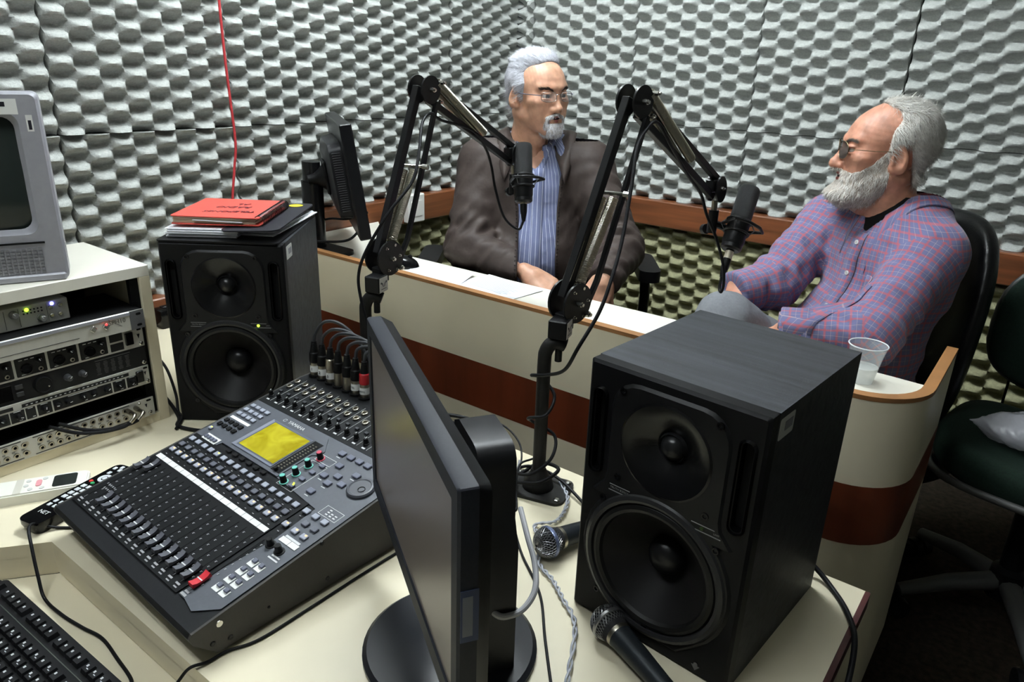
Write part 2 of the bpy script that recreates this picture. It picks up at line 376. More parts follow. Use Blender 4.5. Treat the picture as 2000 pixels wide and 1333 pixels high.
# black effects processor
t, h = unit('effects_unit', 'all black rack unit with one big wheel, two small knobs and dark display', .688, .731, proud=.003, face=M('satin_black_face', (22, 22, 24), .35))
lay('wheel', MB().lathe([(.0165, 0), (.0165, .004), (.0150, .007), (.0135, .006), (0, .0055)], 28, 0, T(.262, .0215, 0)), m_black, t)
lay('finger_dot', MB().lathe([(.002, .0055), (.0015, .0066), (0, .0068)], 8, 0, T(.270, .0165, 0)), m_steel, t)
for x in (.306, .333): knob(t, x, .021, .0062, .013, M('grey_black_knob', (58, 58, 60), .35), ang=-.8)
lay('display', MB().box((.155, .0215, .0006), (.11, .030, .002), .0006), m_blackg, t)
for y in (.029, .0145): lay('push_button', MB().box((.222, y, .001), (.013, .009, .0028), .0008), M('dark_grey_button', (48, 48, 50), .5), t)
mb = MB()
for c_ in range(5):
    for r_ in range(9): mb.box((.365 + c_ * .0145, .008 + r_ * .003, .0004), (.009 - (r_ * 7 + c_ * 3) % 4 * .001, .0009, .0004))
mb.box((.395, .037, .0004), (.07, .0012, .0004)); mb.box((.135, .003, .0004), (.1, .0008, .0004))
lay('printing', mb, M('dim_print', (86, 86, 86), .6), t)['kind'] = 'stuff'; screw(t, .4555, .007)
# compressor
t, h = unit('compressor_unit', 'silver edged rack unit with dense row of small black knobs and power switch', .645, .688, face=m_bface)
mb = MB()
for x0, x1 in ((.414, .436), (.386, .411), (.272, .383), (.244, .269), (.224, .241), (.198, .222), (.10, .196), (.03, .098)):
    lay('black_panel', MB().prism(rrect(x0, .004, x1, .0265, .001), 0, .0006), m_bpan, t)
    mb.box(((x0 + x1) / 2, .0255, .0009), ((x1 - x0) * .5, .001, .0004)); mb.box(((x0 + x1) / 2 + .004, .007, .0009), (.005, .0011, .0004))
for k, x in enumerate((.425, .398, .372, .347, .326, .298, .280, .256, .211, .184, .160, .136, .114, .085, .06)): knob(t, x, .0155, .0056, .010, ang=2.2 - (k * 37 % 11) * .4)
lay('meter_strip', MB().box((.32, .0335, .0005), (.20, .0065, .001)).box((.13, .0335, .0005), (.15, .0065, .001)), m_bpan, t)
for q in range(22): mb.box((.228 + q * .0085, .0335, .0011), (.0036, .0016, .0004))
for q in range(9): mb.box((.25 + q * .021, .0395, .0003), (.010, .0010, .0004))
lay('printing', mb, m_print, t)['kind'] = 'stuff'
lay('power_switch', MB().box((.4415, .0215, .002), (.015, .025, .005), .001), m_blackg, t)
lay('emblem', MB().prism([(.4515, .029), (.4565, .029), (.454, .021)], 0, .0006), m_ink, t)
screw(t, .4565, .007); lay('slot_hole', MB().prism(rrect(.451, .035, .460, .039, .0019), 0, .0006), m_dark, t)
# patch bay
t, h = unit('patch_bay_unit', 'silver patch bay with two rows of round jack sockets at rack bottom', .571, .614, face=m_bface)
pb = t
lay('screw_plate', MB().lathe([(.004, 0), (.004, .001), (0, .0012)], 12, 0, T(.214, .031, 0)).lathe([(.004, 0), (.004, .001), (0, .0012)], 12, 0, T(.214, .011, 0)), m_nickel, t)
for k in range(24):
    x = .4 - k * .0162 - (.012 if k > 10 else 0)
    if x < .02: break
    for y in (.0295, .0125): jack(t, x, y, .0056)
lay('border_line', MB().box((.318, .0385, .0003), (.185, .0014, .0006)).box((.318, .0035, .0003), (.185, .0014, .0006)).box((.11, .0385, .0003), (.19, .0014, .0006)).box((.11, .0035, .0003), (.19, .0014, .0006)), m_ink, t)['kind'] = 'stuff'
mb = MB()
for k in range(23): mb.box((.396 - k * .0162 - (.012 if k > 10 else 0), .021, .0003), (.005, .0028, .0005))
lay('printing', mb, M('grey_ink', (120, 120, 118), .6), t)['kind'] = 'stuff'
lay('emblem', MB().prism([(.443, .030), (.448, .030), (.4455, .022)], 0, .0006), m_ink, t)
screw(t, .452, .008); screw(t, .432, .036, .003); lay('slot_hole', MB().prism(rrect(.447, .035, .457, .039, .0019), 0, .0006), m_dark, t)
# patch cable with two angled metal plugs
pm = Matrix(pb.matrix_world) if 0 else wall_m(RX + .004, UY0, .571, 1, 0, 0, 0, 1, 0)
pc = thing('patch_cable', 'black patch cable with two angled metal plugs in the silver patch bay', 'cable', mat=pm)
for dx in (0, .017):
    x0 = .405 + dx
    mb = MB().cyl((x0, .0295, .002), (x0, .0295, .018), .0052, n=14).tube(spline([(x0, .0295, .018), (x0 + .001, .0285, .030), (x0 - .003, .024, .034), (x0 - .012, .017, .034)], 5), .0042, 12)
    lay('angled_plug', mb, m_nickel, pc)
    lay('lead', MB().tube(spline([(x0 - .012, .017, .034), (x0 - .03, .013, .034 - dx * .2), (x0 - .07, .016, .028), (x0 - .11, .026, .014), (x0 - .15, .052, .004)], 6), .0036, 10), m_cable, pc)
from mathutils.geometry import tessellate_polygon
# ------------------------------------------------------------------ old television on the rack
tvm = wall_m(-1.4755, .569, RZ, .91, -.415, 0, .415, .91, 0)   # columns: u (along front to the right), v up, n out of the screen
m_tv = M('silver_grey_tv', (150, 150, 156), .42, .15, noise=(80, .04))
tv = thing('television', 'silver grey tube television with dark screen standing on the rack', 'television', mat=tvm)
W_, H_ = .37, .336
lean = Matrix(((1, 0, 0, 0), (0, 1, 0, 0), (0, -.03, 1, 0), (0, 0, 0, 1)))
def lv(name, mb, mats): return mb.build(name, mats, tv, 35)
def frame_mesh(outer, inner, z0, zi, mi=0):
    mb = MB(); n = len(outer)
    V = [(p[0], p[1], z0) for p in outer] + [(p[0], p[1], zi) for p in inner]
    return mb.add(V, [[i, (i + 1) % n, n + (i + 1) % n, n + i] for i in range(n)], mi)
ox0, ox1 = -W_, 0
out = rrect(ox0, 0, ox1, H_, .012, 5); mid = rrect(ox0 + .004, .004, ox1 - .004, H_ - .004, .010, 5); inn = rrect(ox0 + .035, .088, ox1 - .035, H_ - .034, .02, 5); inn2 = rrect(ox0 + .042, .096, ox1 - .044, H_ - .042, .02, 5)
mb = MB(); n = len(out)
V = [(p[0], p[1], -.05) for p in out] + [(p[0], p[1], -.004) for p in out] + [(p[0], p[1], 0) for p in mid] + [(p[0], p[1], 0) for p in inn] + [(p[0], p[1], -.016) for p in inn2]
F = []
for k in range(4):
    for i in range(n): F.append([k * n + i, k * n + (i + 1) % n, (k + 1) * n + (i + 1) % n, (k + 1) * n + i])
mb.add(V, F, 0, lean); lv('front_bezel', mb, m_tv)
# curved picture tube
mb = MB(); NU = 12; V = []; F = []
cx, cy, hw, hh = (ox0 + ox1) / 2 - .001, (.096 + H_ - .042) / 2, (W_ - .086) / 2 + .006, (H_ - .138) / 2 + .006
for i in range(NU + 1):
    for j in range(NU + 1):
        a, b = -1 + 2 * i / NU, -1 + 2 * j / NU; V.append((cx + a * hw, cy + b * hh, -.004 - .012 * (a * a + b * b)))
for i in range(NU):
    for j in range(NU): F.append([i * (NU + 1) + j, (i + 1) * (NU + 1) + j, (i + 1) * (NU + 1) + j + 1, i * (NU + 1) + j + 1])
mb.add(V, F, 0, lean); lv('screen', mb, M('tube_glass', (38, 44, 42), .12))
mb = MB(); o1 = rrect(ox0 + .006, .012, ox1 - .006, H_ - .006, .012, 5); o2 = rrect(ox0 + .05, .02, ox1 - .05, H_ - .05, .03, 5)
n = len(o1); V = [(p[0], p[1], -.05) for p in out] + [(p[0] * 1, p[1], -.12) for p in o1] + [(p[0], p[1], -.33) for p in o2]
F = [[k * n + (i + 1) % n, k * n + i, (k + 1) * n + i, (k + 1) * n + (i + 1) % n] for k in range(2) for i in range(n)] + [[2 * n + i for i in range(n)]]
lv('rear_shell', mb.add(V, F, 0, lean), m_tv)
mb = MB()
for i in range(34):
    for j in range(8): mb.box((-.04 - i * .0085, .018 + j * .0062, .0004), (.0058, .0042, .0012))
lv('speaker_grille', mb, M('grille_dots', (112, 112, 116), .5))
lv('seam_slot', MB().box((-.10, .073, .0002), (.14, .0035, .0012)), m_dark)
lv('base_strip', MB().box((-W_ / 2, .007, -.02), (W_ - .01, .014, .05), .003), m_tv)
lv('barcode_sticker', MB().box((-.085, H_ - .024, .001 - .01), (.105, .026, .0006), mi=0).box((-.085, H_ - .02, .0014 - .01), (.07, .008, .0004), mi=1), [m_label, m_ink])
lv('small_sticker', MB().box((-.018, H_ - .055, .0006 - .009), (.010, .034, .0006)).box((-.018, H_ - .055, .001 - .009), (.005, .016, .0004), mi=1), [m_label, m_ink])
lv('side_sticker', MB().box((.0006, .05, -.03), (.0008, .03, .012)), m_label)
# ------------------------------------------------------------------ studio loudspeakers
m_box = M('black_wood_vinyl', (40, 42, 46), .5, noise=(60, .45), bump=(90, .5, .001), stretch=(.08, 1, 1))
m_baf = M('baffle_black', (15, 15, 16), .5, bump=(900, .15, .0004), spec=.22)
m_cone = M('cone_black', (19, 18, 18), .5, spec=.3)
m_horn = M('satin_horn', (14, 14, 15), .24)
m_rubber = M('rubber_surround', (13, 13, 13), .4)
def arc(cx, cz, r, a0, a1, n):
    return [(cx + r * math.cos(math.radians(a0 + (a1 - a0) * k / n)), cz + r * math.sin(math.radians(a0 + (a1 - a0) * k / n))) for k in range(n + 1)]
def speaker(label, x, y, rz, lit):
    W2, H2, D2 = .25, .40, .29
    t = thing('studio_monitor', label, 'loudspeaker', (x, y, DESK), rz, 'pair of studio loudspeakers')
    # local frame: x right, y back, z up ; baffle at y = 0
    def P(name, mb, mats, s=30): return mb.build(name, mats, t, s)
    F = Matrix(((1, 0, 0, 0), (0, 0, -1, 0), (0, 1, 0, 0), (0, 0, 0, 1)))   # (x, z, out) -> world local
    CV, CF = [(0, .018, 0), (W2, .018, 0), (W2, .018, H2), (0, .018, H2), (0, D2, 0), (W2, D2, 0), (W2, D2, H2), (0, D2, H2)], [[0, 4, 5, 1], [1, 5, 6, 2], [2, 6, 7, 3], [3, 7, 4, 0], [4, 7, 6, 5]]
    P('cabinet', MB().add(CV, CF), m_box)
    c = W2 / 2
    def circ(cx, cz, r, n=40): return [(cx + r * math.cos(2 * PI * k / n), cz + r * math.sin(2 * PI * k / n)) for k in range(n)]
    def holed(outer, holes, z, mb):
        loops = [[Vector((p[0], p[1], 0)) for p in L_] for L_ in [outer] + [h_[::-1] for h_ in holes]]
        tris = tessellate_polygon(loops); flat = [q for L_ in loops for q in L_]
        F_ = []
        for t_ in tris:
            a_, b_, c_ = [flat[i] for i in t_]
            F_.append(list(t_) if (b_ - a_).cross(c_ - a_).z > 0 else list(t_)[::-1])
        return mb.add([(q.x, q.y, z) for q in flat], F_, 0, F)
    ports = [rrect(c + sx * .1035 - .0075, .2405, c + sx * .1035 + .0075, .3615, .0072, 6) for sx in (-1, 1)]
    rim = rrect(0, 0, W2, H2, .003, 2); rm2 = rrect(.004, .004, W2 - .004, H2 - .004, .003, 2); n = len(rim)
    mb = MB().add([(p[0], p[1], -.018) for p in rim] + [(p[0], p[1], 0) for p in rim] + [(p[0], p[1], .004) for p in rm2], [[k * n + i, k * n + (i + 1) % n, (k + 1) * n + (i + 1) % n, (k + 1) * n + i] for k in range(2) for i in range(n)], 0, F)
    holed(rm2, [circ(c, .308, .0625), circ(c, .130, .0955)] + ports, .004, mb)
    P('baffle', mb, m_baf)
    # faceplate outline: narrow top around the horn, wide bulged bottom around the woofer
    out = [(c - .045, .386), (c + .045, .386)] + [(p[0], p[1]) for p in arc(c + .045, .346, .04, 90, 0, 5)][1:] + [(c + .085, .245), (c + .088, .232), (c + .105, .212)]
    out += arc(c, .130, .1145, 45, -48, 8) + [(c + .05, .020), (c - .05, .020)] + arc(c, .130, .1145, 228, 135, 8)
    out += [(c - .105, .212), (c - .088, .232), (c - .085, .245)] + [(p[0], p[1]) for p in arc(c - .045, .346, .04, 180, 90, 5)][:-1]
    inn = [(c + (px - c) * .965, .2 + (pz - .2) * .978) for px, pz in out]; n = len(out)
    out.reverse(); inn.reverse()
    V = [(p[0], p[1], .004) for p in out] + [(p[0], p[1], .0075) for p in inn]
    mb = MB().add(V, [[i, (i + 1) % n, n + (i + 1) % n, n + i] for i in range(n)], 0, F)
    holed(inn, [circ(c, .308, .0655), circ(c, .130, .0985)], .0075, mb)
    P('faceplate', mb, M('faceplate_black', (20, 20, 21), .4, spec=.35))
    # horn: wide shallow waveguide
    hm = F @ T(c, .308, 0)
    P('horn', MB().lathe([(.066, .0078), (.063, .0092), (.056, .0066), (.044, .0005), (.030, -.008), (.0195, -.0150)], 40, 0, hm, cap=False), m_horn)
    P('tweeter', MB().lathe([(.021, -.016), (.019, -.009), (.0175, -.0135), (.0165, -.011), (.013, -.005), (.007, -.0012), (0, 0)], 28, 0, hm, cap=False), M('dome_black', (26, 26, 27), .28))
    wm = F @ T(c, .130, 0)
    P('woofer_frame', MB().lathe([(.108, .0076), (.106, .0105), (.101, .0125), (.0965, .0105), (.0955, .006)], 56, 0, wm, cap=False), M('woofer_ring', (34, 34, 35), .28))
    P('surround', MB().lathe([(.0958, .005), (.093, .0095), (.088, .0115), (.083, .0095), (.0805, .0045)], 56, 0, wm, cap=False), m_rubber)
    P('cone', MB().lathe([(.0806, .0046), (.070, -.006), (.052, -.022), (.036, -.035), (.027, -.041)], 48, 0, wm, cap=False), m_cone)
    P('dust_cap', MB().lathe([(.0285, -.042), (.0265, -.030), (.021, -.0215), (.012, -.0165), (0, -.015)], 32, 0, wm, cap=False), M('dust_cap_black', (17, 17, 18), .33))
    for sx in (-1, 1):       # slot ports either side of the horn
        px = c + sx * .1035
        ring = rrect(px - .012, .236, px + .012, .366, .0115, 6); r2 = rrect(px - .0075, .2405, px + .0075, .3615, .0072, 6); n = len(ring)
        V = [(p[0], p[1], .0042) for p in ring] + [(p[0] * .5 + q[0] * .5, p[1] * .5 + q[1] * .5, .0085) for p, q in zip(ring, r2)] + [(q[0], q[1], -.010) for q in r2]
        mb = MB().add(V, [[k * n + (i + 1) % n, k * n + i, (k + 1) * n + i, (k + 1) * n + (i + 1) % n][::-1] for k in range(2) for i in range(n)], 0, F)
        mb.add([(q[0], q[1], -.0095) for q in r2], [list(range(n))], 1, F)
        P('port', mb, [m_blackg, m_dark])
    for qx, qz in ((-.068, .372), (.068, .372), (-.065, .246), (.065, .246), (-.085, .205), (.085, .205), (-.082, .052), (0, .0315)):
        P('screw', MB().lathe([(.0052, .0074), (.0048, .0092), (.003, .0092), (.0026, .0074), (0, .0074)], 12, 0, F @ T(c + qx, qz, 0), cap=False), M('black_screw', (40, 40, 42), .25, .8))
    mb = MB()
    for q in (-.076, .048):
        mb.box((c + q + .016, .2315, .0078), (.032, .0010, .0006), mat=F); mb.box((c + q + .020, .2225, .0078), (.042, .0012, .0006), mat=F)
    put_text(mb, 'TRUTH B2031A', .0044, F @ T(c - .060, .227, .0078)); put_text(mb, 'LIMIT', .0034, F @ T(c + .083, .227, .0078)); 
    P('lettering', mb, M('dim_lettering', (118, 118, 118), .5))
    P('power_lamp', MB().lathe([(.0028, .0076), (.0022, .009), (0, .0095)], 10, 0, F @ T(c + .063, .227, 0)), MATS['green_led'] if lit else M('unlit_lamp', (40, 60, 24), .4), 0)
    P('emblem', MB().prism([(c + .075, .018), (c + .087, .018), (c + .081, .010)], .0045, .0052, mat=F).cyl((c + .081, -.005, .020), (c + .081, -.0054, .020), .003, n=10), M('emblem_grey', (84, 84, 84), .4))
    P('inventory_sticker', MB().prism(rrect(.0, 0, .042, .028, .003), 0, .0004, mat=wall_m(W2, .022, .362, 1, 0, 0, 0, 1, 0)).box((W2 + .0006, .048, .377), (.0004, .022, .012), mi=1), [M('worn_sticker', (180, 180, 176), .6), M('sticker_print', (120, 120, 124), .6)])
    return t
SPK_R = speaker('black studio loudspeaker with bare wood grain top and unlit lamp', -.452, .788, math.radians(-4.8), False)
SPK_L = speaker('black studio loudspeaker with papers and red notebook on top, lamp lit green', -1.438, .726, math.radians(38.7), True)
# ------------------------------------------------------------------ stack on the left loudspeaker (local frame of the speaker's top)
def stackm(x, y, z, r=0): return T(-1.438, .726, DESK, rz=math.radians(38.7)) @ T(x, y, z, rz=r)
def sheetstack(mb, w_, d_, n_, dz, jit, mat, z0=0, seed=1):
    rnd = random.Random(seed)
    for k in range(n_):
        m = mat @ T(rnd.uniform(-jit, jit), rnd.uniform(-jit, jit), z0 + dz * (k + .5), rz=rnd.uniform(-jit, jit) * 1.5)
        mb.box((0, 0, 0), (w_, d_, dz * .72), mat=m)
    return mb
ZT = .4005
fo = thing('ring_folder', 'black folder with yellow spot lying on the loudspeaker under the notebook', 'folder', mat=stackm(.128, .15, ZT, -.02))
mb = MB().prism(rrect(-.128, -.155, .118, .150, .008), 0, .0035); mb.build('lower_cover', m_black, fo)
mb = MB().prism(rrect(.0, -.15, .118, .150, .02), .0215, .0245, mat=T(.0, 0, 0, ry=-.035)); mb.build('upper_cover', M('folder_dark', (28, 28, 34), .45), fo)
MB().lathe([(.016, .0), (.016, .0008), (0, .0008)], 20, 0, T(.082, .118, .0279)).build('yellow_spot', M('yellow_sticker', (206, 190, 40), .5), fo)
pp = thing('paper_pile', 'thick pile of white papers inside the black folder', 'papers', mat=stackm(.082, .140, ZT + .0037, .0))
sheetstack(MB(), .142, .235, 9, .0021, .004, T(0, 0, 0)).build('sheets', m_paper, pp)
p2 = thing('loose_papers', 'white loose sheets fanned out of the folder beside the notebook spiral', 'papers', mat=stackm(.200, .172, ZT + .0037, -.12))
sheetstack(MB(), .074, .235, 5, .0024, .006, T(0, 0, 0), seed=4).build('sheets', m_paper, p2)
nb = thing('spiral_notebook', 'red spiral notebook with handwritten title lying on the paper pile', 'notebook', mat=stackm(.108, .132, ZT + .0285, -.01))
m_red = M('red_cover', (190, 68, 56), .6, noise=(20, .06))
MB().prism(rrect(-.09, -.10, .09, .10, .006), 0, .002).build('back_cover', m_red, nb)
mb = MB(); sheetstack(mb, .168, .188, 6, .0021, .0012, T(-.003, 0, .002)); mb.build('pages', M('old_pages', (214, 204, 178), .8), nb)
MB().prism(rrect(-.09, -.10, .09, .10, .006), .0152, .0172, mat=T(0, 0, 0, ry=.01)).build('front_cover', m_red, nb)
MB().box((.005, -.099, .0085), (.10, .006, .0012), mat=T(0, 0, 0, ry=.03)).build('slipped_sheet', m_paper, nb)
for k in range(26):
    y = -.093 + k * .0074
    MB().tube([(.087 + .0105 * math.cos(a), y + .0012 * a / PI, .0085 + .0115 * math.sin(a)) for a in [2 * PI * q / 14 for q in range(14)]], .0009, 5, closed=True).build('spiral_ring', M('dark_wire', (60, 60, 62), .3, .9), nb)
mb = MB()
rot = PI
put_text(mb, 'TELEFONES', .021, T(.012, -.042, .0176, rz=rot + .05), shear=.2); put_text(mb, 'RADIO', .024, T(.006, .006, .0176, rz=rot + .04), shear=.25); put_text(mb, 'AL', .022, T(.016, .040, .0176, rz=rot), shear=.2)
mb.build('handwriting', M('pen_ink', (96, 30, 40), .6), nb)
mb = MB()
for k in range(14): mb.box((-.058, -.055 + k * .0036, .0174), (.012 + (k % 3) * .004, .0016, .0003))
mb.build('stamp', M('faded_stamp', (140, 44, 42), .6), nb)
# ------------------------------------------------------------------ digital mixing console
MXR = math.radians(-2.4)
mx = thing('mixing_console', 'charcoal digital mixing console with yellow display and rows of faders', 'mixer', (-1.199, .371, DESK), MXR)
MW, MD = .436, .483; TF, TR = .059, .137
sl = math.atan2(TR - TF, MD); ML = math.hypot(MD, TR - TF)
m_mxtop = M('console_black', (22, 23, 25), .6, noise=(200, .08), spec=.3); m_mxside = M('console_side', (58, 56, 54), .5, noise=(300, .06)); m_mxgrey = M('console_grey', (70, 73, 80), .5, noise=(200, .05))
m_mxscreen = M('console_dark', (15, 16, 18), .55, spec=.3)
def PX(name, mb, mats, s=30, parent=None): return mb.build(name, mats, parent or mx, s)
prof = [(.035, .008), (.004, .040), (0, .052), (.004, TF - .0008), (MD, TR), (.53, TR + .002), (.538, .12), (.538, .008)]
def side(x0, x1):
    n = len(prof); V = [(x0, a, b) for a, b in prof] + [(x1, a, b) for a, b in prof]
    return MB().add(V, [list(range(n)), list(range(n, 2 * n))[::-1]] + [[i, n + i, n + (i + 1) % n, (i + 1) % n] for i in range(n)])
mb = side(.004, MW - .004); [f.reverse() for f in mb.f]; PX('body', mb, m_mxtop)
for x in (0, MW - .004):
    mb = side(x, x + .004); [f.reverse() for f in mb.f]; PX('side_cheek', mb, m_mxside)
for a, b, r in ((.042, .052, .0052), (.030, .026, .004), (.055, .020, .004), (.21, .088, .004), (.215, .022, .004), (.36, .10, .0022), (.115, .032, .0022), (.48, .022, .004)):
    PX('side_screw', MB().lathe([(r, 0), (r * .9, .0012), (r * .4, .0016), (0, .001)], 12, 0, wall_m(MW, a, b, 1, 0, 0, 0, 1, 0)), m_steel if r > .005 else M('dark_screw', (30, 30, 30), .3, .6))
SU = T(0, 0, TF, rx=sl)      # top panel frame: u right, w back along slope, n up
def PT(name, mb, mats, s=30): 
    o = mb.build(name, mats, mx, s); o.matrix_local = SU; return o
def poly(mb, pts, z0, z1, mi=0): return mb.prism(pts, z0, z1, mi)
# grey overlay areas
PT('grey_overlay', poly(MB(), [(.356, .03), (.372, .030), (.400, .024), (.430, .05), (.431, .41), (.02, .41), (.006, .40), (.006, .24), (.075, .245), (.078, .262), (.245, .262), (.37, .25), (.375, .17)][::1], 0, .0008), m_mxgrey)
PT('fader_overlay', poly(MB(), [(.008, .028), (.352, .028), (.352, .252), (.075, .252), (.008, .252)], .0008, .0013), m_mxscreen)
PT('input_overlay', poly(MB(), [(.006, .385), (.430, .39), (.430, .489), (.006, .489)], .0008, .0013), m_mxscreen)
# scribble strips
for x0, x1, w0 in ((.0125, .350, .1705), (.381, .421, .1745)):
    mb = MB().box(((x0 + x1) / 2, w0 + .0048, .0016), (x1 - x0, .0095, .0006))
    k = x0 + .0211
    while k < x1 - .004: mb.box((k, w0 + .0048, .0020), (.0005, .0095, .0003), mi=1); k += .0211
    PT('scribble_strip', mb, [m_label, m_mxgrey])
# faders
CH = [.0215 + .0211 * i for i in range(16)] + [.3635]
def fader_mesh():
    mb = MB(); V = []; n = 8
    prof = [(-.0145, .0060), (-.0135, .0100), (-.008, .0074), (-.002, .0064), (.002, .0064), (.008, .0074), (.0135, .0100), (.0145, .0060)]
    for sx in (-.0052, .0052): V += [(sx, a, b) for a, b in prof] + [(sx, a, .0030) for a, b in prof]
    F = []
    for i in range(n - 1): F += [[i, i + 1, 2 * n + i + 1, 2 * n + i], [i, n + i, n + i + 1, i + 1], [2 * n + i, 2 * n + i + 1, 3 * n + i + 1, 3 * n + i]]
    F += [[0, 2 * n, 3 * n, n], [n - 1, 2 * n - 1, 4 * n - 1, 3 * n - 1]]
    mb.add(V, [f[::-1] for f in F]); mb.box((0, 0, .0067), (.0106, .0018, .0006), mi=1); mb.box((0, 0, .0015), (.002, .004, .004), mi=2); return mb
fm = None; fr = None
for i, u in enumerate(CH):
    w_ = (.143 if i == 0 else .150 if i == 1 else .0605) if i < 16 else .0595
    PT('fader_slot', MB().box((u, .106, .0014), (.0013, .112, .0006)), m_dark, 0)
    if i < 16:
        if fm is None: fm = fader_mesh().build('fader_cap', [M('fader_grey', (76, 77, 84), .5), m_print, m_dark], mx, 40); fm.matrix_local = SU @ T(u, w_, .0012)
        else: inst(fm, mx, SU @ T(u, w_, .0012))
    else:
        o = fader_mesh().build('red_fader_cap', [M('fader_red', (178, 32, 44), .45), m_print, m_dark], mx, 40); o.matrix_local = SU @ T(u, w_, .0012) @ Matrix.Scale(1.15, 4, (1, 0, 0)); o['label'] = 'red master fader cap'
mb = MB()
for i, u in enumerate(CH):
    for k in range(9):
        mb.box((u + .0058, .058 + k * .0118, .0015), (.0016, .0026, .0004)); mb.box((u + .0066, .0595 + k * .0118, .0015), (.0028, .0006, .0004))
    mb.box((u, .0385, .0015), (.010, .003, .0004)); mb.box((u, .045, .0015), (.0007, .006, .0004))
    mb.box((u + .002, .033, .0015), (.008, .002, .0003))
    for q in (.208, .226, .1855): mb.box((u + .001, q, .0015), (.004, .0011, .0004))
for k in range(5):
    mb.box((.020 + k * .0058, .083, .0015), (.0025, .0032, .0004)); mb.box((.026 + k * .0058, .074, .0015), (.0025, .0032, .0004))
mb.box((.3635, .033, .0015), (.013, .004, .0004))
PT('fader_scales', mb, M('mid_print', (150, 150, 152), .6), 0)['kind'] = 'stuff'
# buttons
m_bl = M('pale_button', (150, 154, 166), .45); m_bd = M('grey_button', (84, 86, 96), .45); m_bk = M('black_button', (18, 18, 19), .4); m_bg = M('blue_grey_button', (92, 95, 110), .45)
m_orange = M('orange_led', (250, 190, 110), .4, emit=((255, 160, 70), 3)); m_ye = M('yellow_led', (220, 230, 60), .4, emit=((210, 240, 40), 3))
BT = {}
def button(u, w_, mat, sx=.0125, sw=.0098, led=None, name='button', z=.0012):
    k = (mat.name, sx, sw, led.name if led else '')
    if k not in BT:
        mb = MB().box((0, 0, .0018), (sx, sw, .0036), .0009)
        if led: mb.box((sx * .22, sw * .22, .0037), (.0032, .0022, .0004), mi=1)
        BT[k] = mb.build(name, [mat] + ([led] if led else []), mx, 30); BT[k].matrix_local = SU @ T(u, w_, z); return BT[k]
    return inst(BT[k], mx, SU @ T(u, w_, z))
for i in range(16):
    button(CH[i], .1985, m_bl, led=m_orange, name='on_button'); button(CH[i], .2170, m_bd, name='solo_button'); button(CH[i], .2370, m_bl, led=m_ye if i == 4 else None, name='select_button')
for u, w_, m_, l_ in ((.363, .201, m_bl, m_orange), (.388, .200, m_bl, m_orange), (.410, .200, m_bl, m_orange), (.388, .219, m_bd, None), (.410, .219, m_bd, None), (.365, .238, m_bl, None), (.388, .238, m_bl, None), (.410, .238, m_bl, None)): button(u, w_, m_, led=l_)
for r_ in range(3):
    for c_ in range(4): button(.020 + c_ * .0155, .366 - r_ * .0155, m_bl, .0115, .0085, name='display_button')
PT('white_bar', MB().box((.043, .3215, .0012), (.060, .0065, .0008)), m_label)
for r_ in range(2):
    for c_ in range(4): button(.019 + c_ * .0156, .3085 - r_ * .0145, m_bk, .0095, .0095, name='black_key')
PT('aux_frame', MB().box((.050, .2575, .0012), (.042, .016, .0008)), m_label)
for c_ in range(4): button(.036 + c_ * .0095, .2565, m_bg, .0068, .0082, z=.0016, name='fader_mode_key')
button(.018, .2755, m_bl, .009, .007, led=m_ye, name='lit_key')
for c_ in range(6): button(.115 + c_ * .0214, .2545, m_bk, .0105, .0085, name='function_key')
for u, w_ in ((.315, .310), (.337, .321), (.337, .300), (.359, .311), (.316, .341), (.362, .340), (.293, .366), (.315, .367), (.336, .368), (.357, .368), (.330, .272)): button(u, w_, m_bg, .0145, .0105, name='cursor_button')
for k in range(4): button(.292, .262 + k * .0205, m_bg, .0115, .0078, name='parameter_button', led=m_ye if k == 0 else None)
PT('yellow_lamp', MB().box((.2925, .2665, .0052), (.003, .002, .0005)), m_ye, 0)
mb = MB()
def rect(x0, y0, x1, y1):
    for a, b, c, d in ((x0, y0, x1, y0), (x0, y1, x1, y1), (x0, y0, x0, y1), (x1, y0, x1, y1)): mb.box(((a + c) / 2, (b + d) / 2, .0011), (abs(c - a) + .0008, abs(d - b) + .0008, .0004))
rect(.262, .252, .302, .326); rect(.262, .330, .302, .346); rect(.381, .247, .421, .267)
for k in range(7): mb.box((.395 + (k % 3) * .009, .252 + (k // 3) * .005, .0012), (.005, .0022, .0004))
for u, w_ in ((.315, .3), (.337, .29), (.362, .33), (.293, .356), (.33, .262)): mb.box((u, w_, .0011), (.009, .0013, .0004))
for k in range(12): mb.box((.020 + k * .0263, .3985, .0016), (.008, .0032, .0004)); mb.box((.026 + k * .0263, .4215, .0016), (.007, .0013, .0004)); mb.box((.014 + k * .0263, .4595, .0016), (.010, .0013, .0004)); mb.box((.0295 + k * .0263, .441, .0016), (.0005, .088, .0004))
PT('white_lines', mb, m_print, 0)['kind'] = 'stuff'
put = MB(); put_text(put, 'YAMAHA', .0115, T(.152, .3715, .0030)); put.lathe([(.0042, .002), (.0042, .0026), (.003, .0026), (.003, .002)], 14, 0, T(.117, .3715, 0)); PT('maker_lettering', put, m_print, 0)
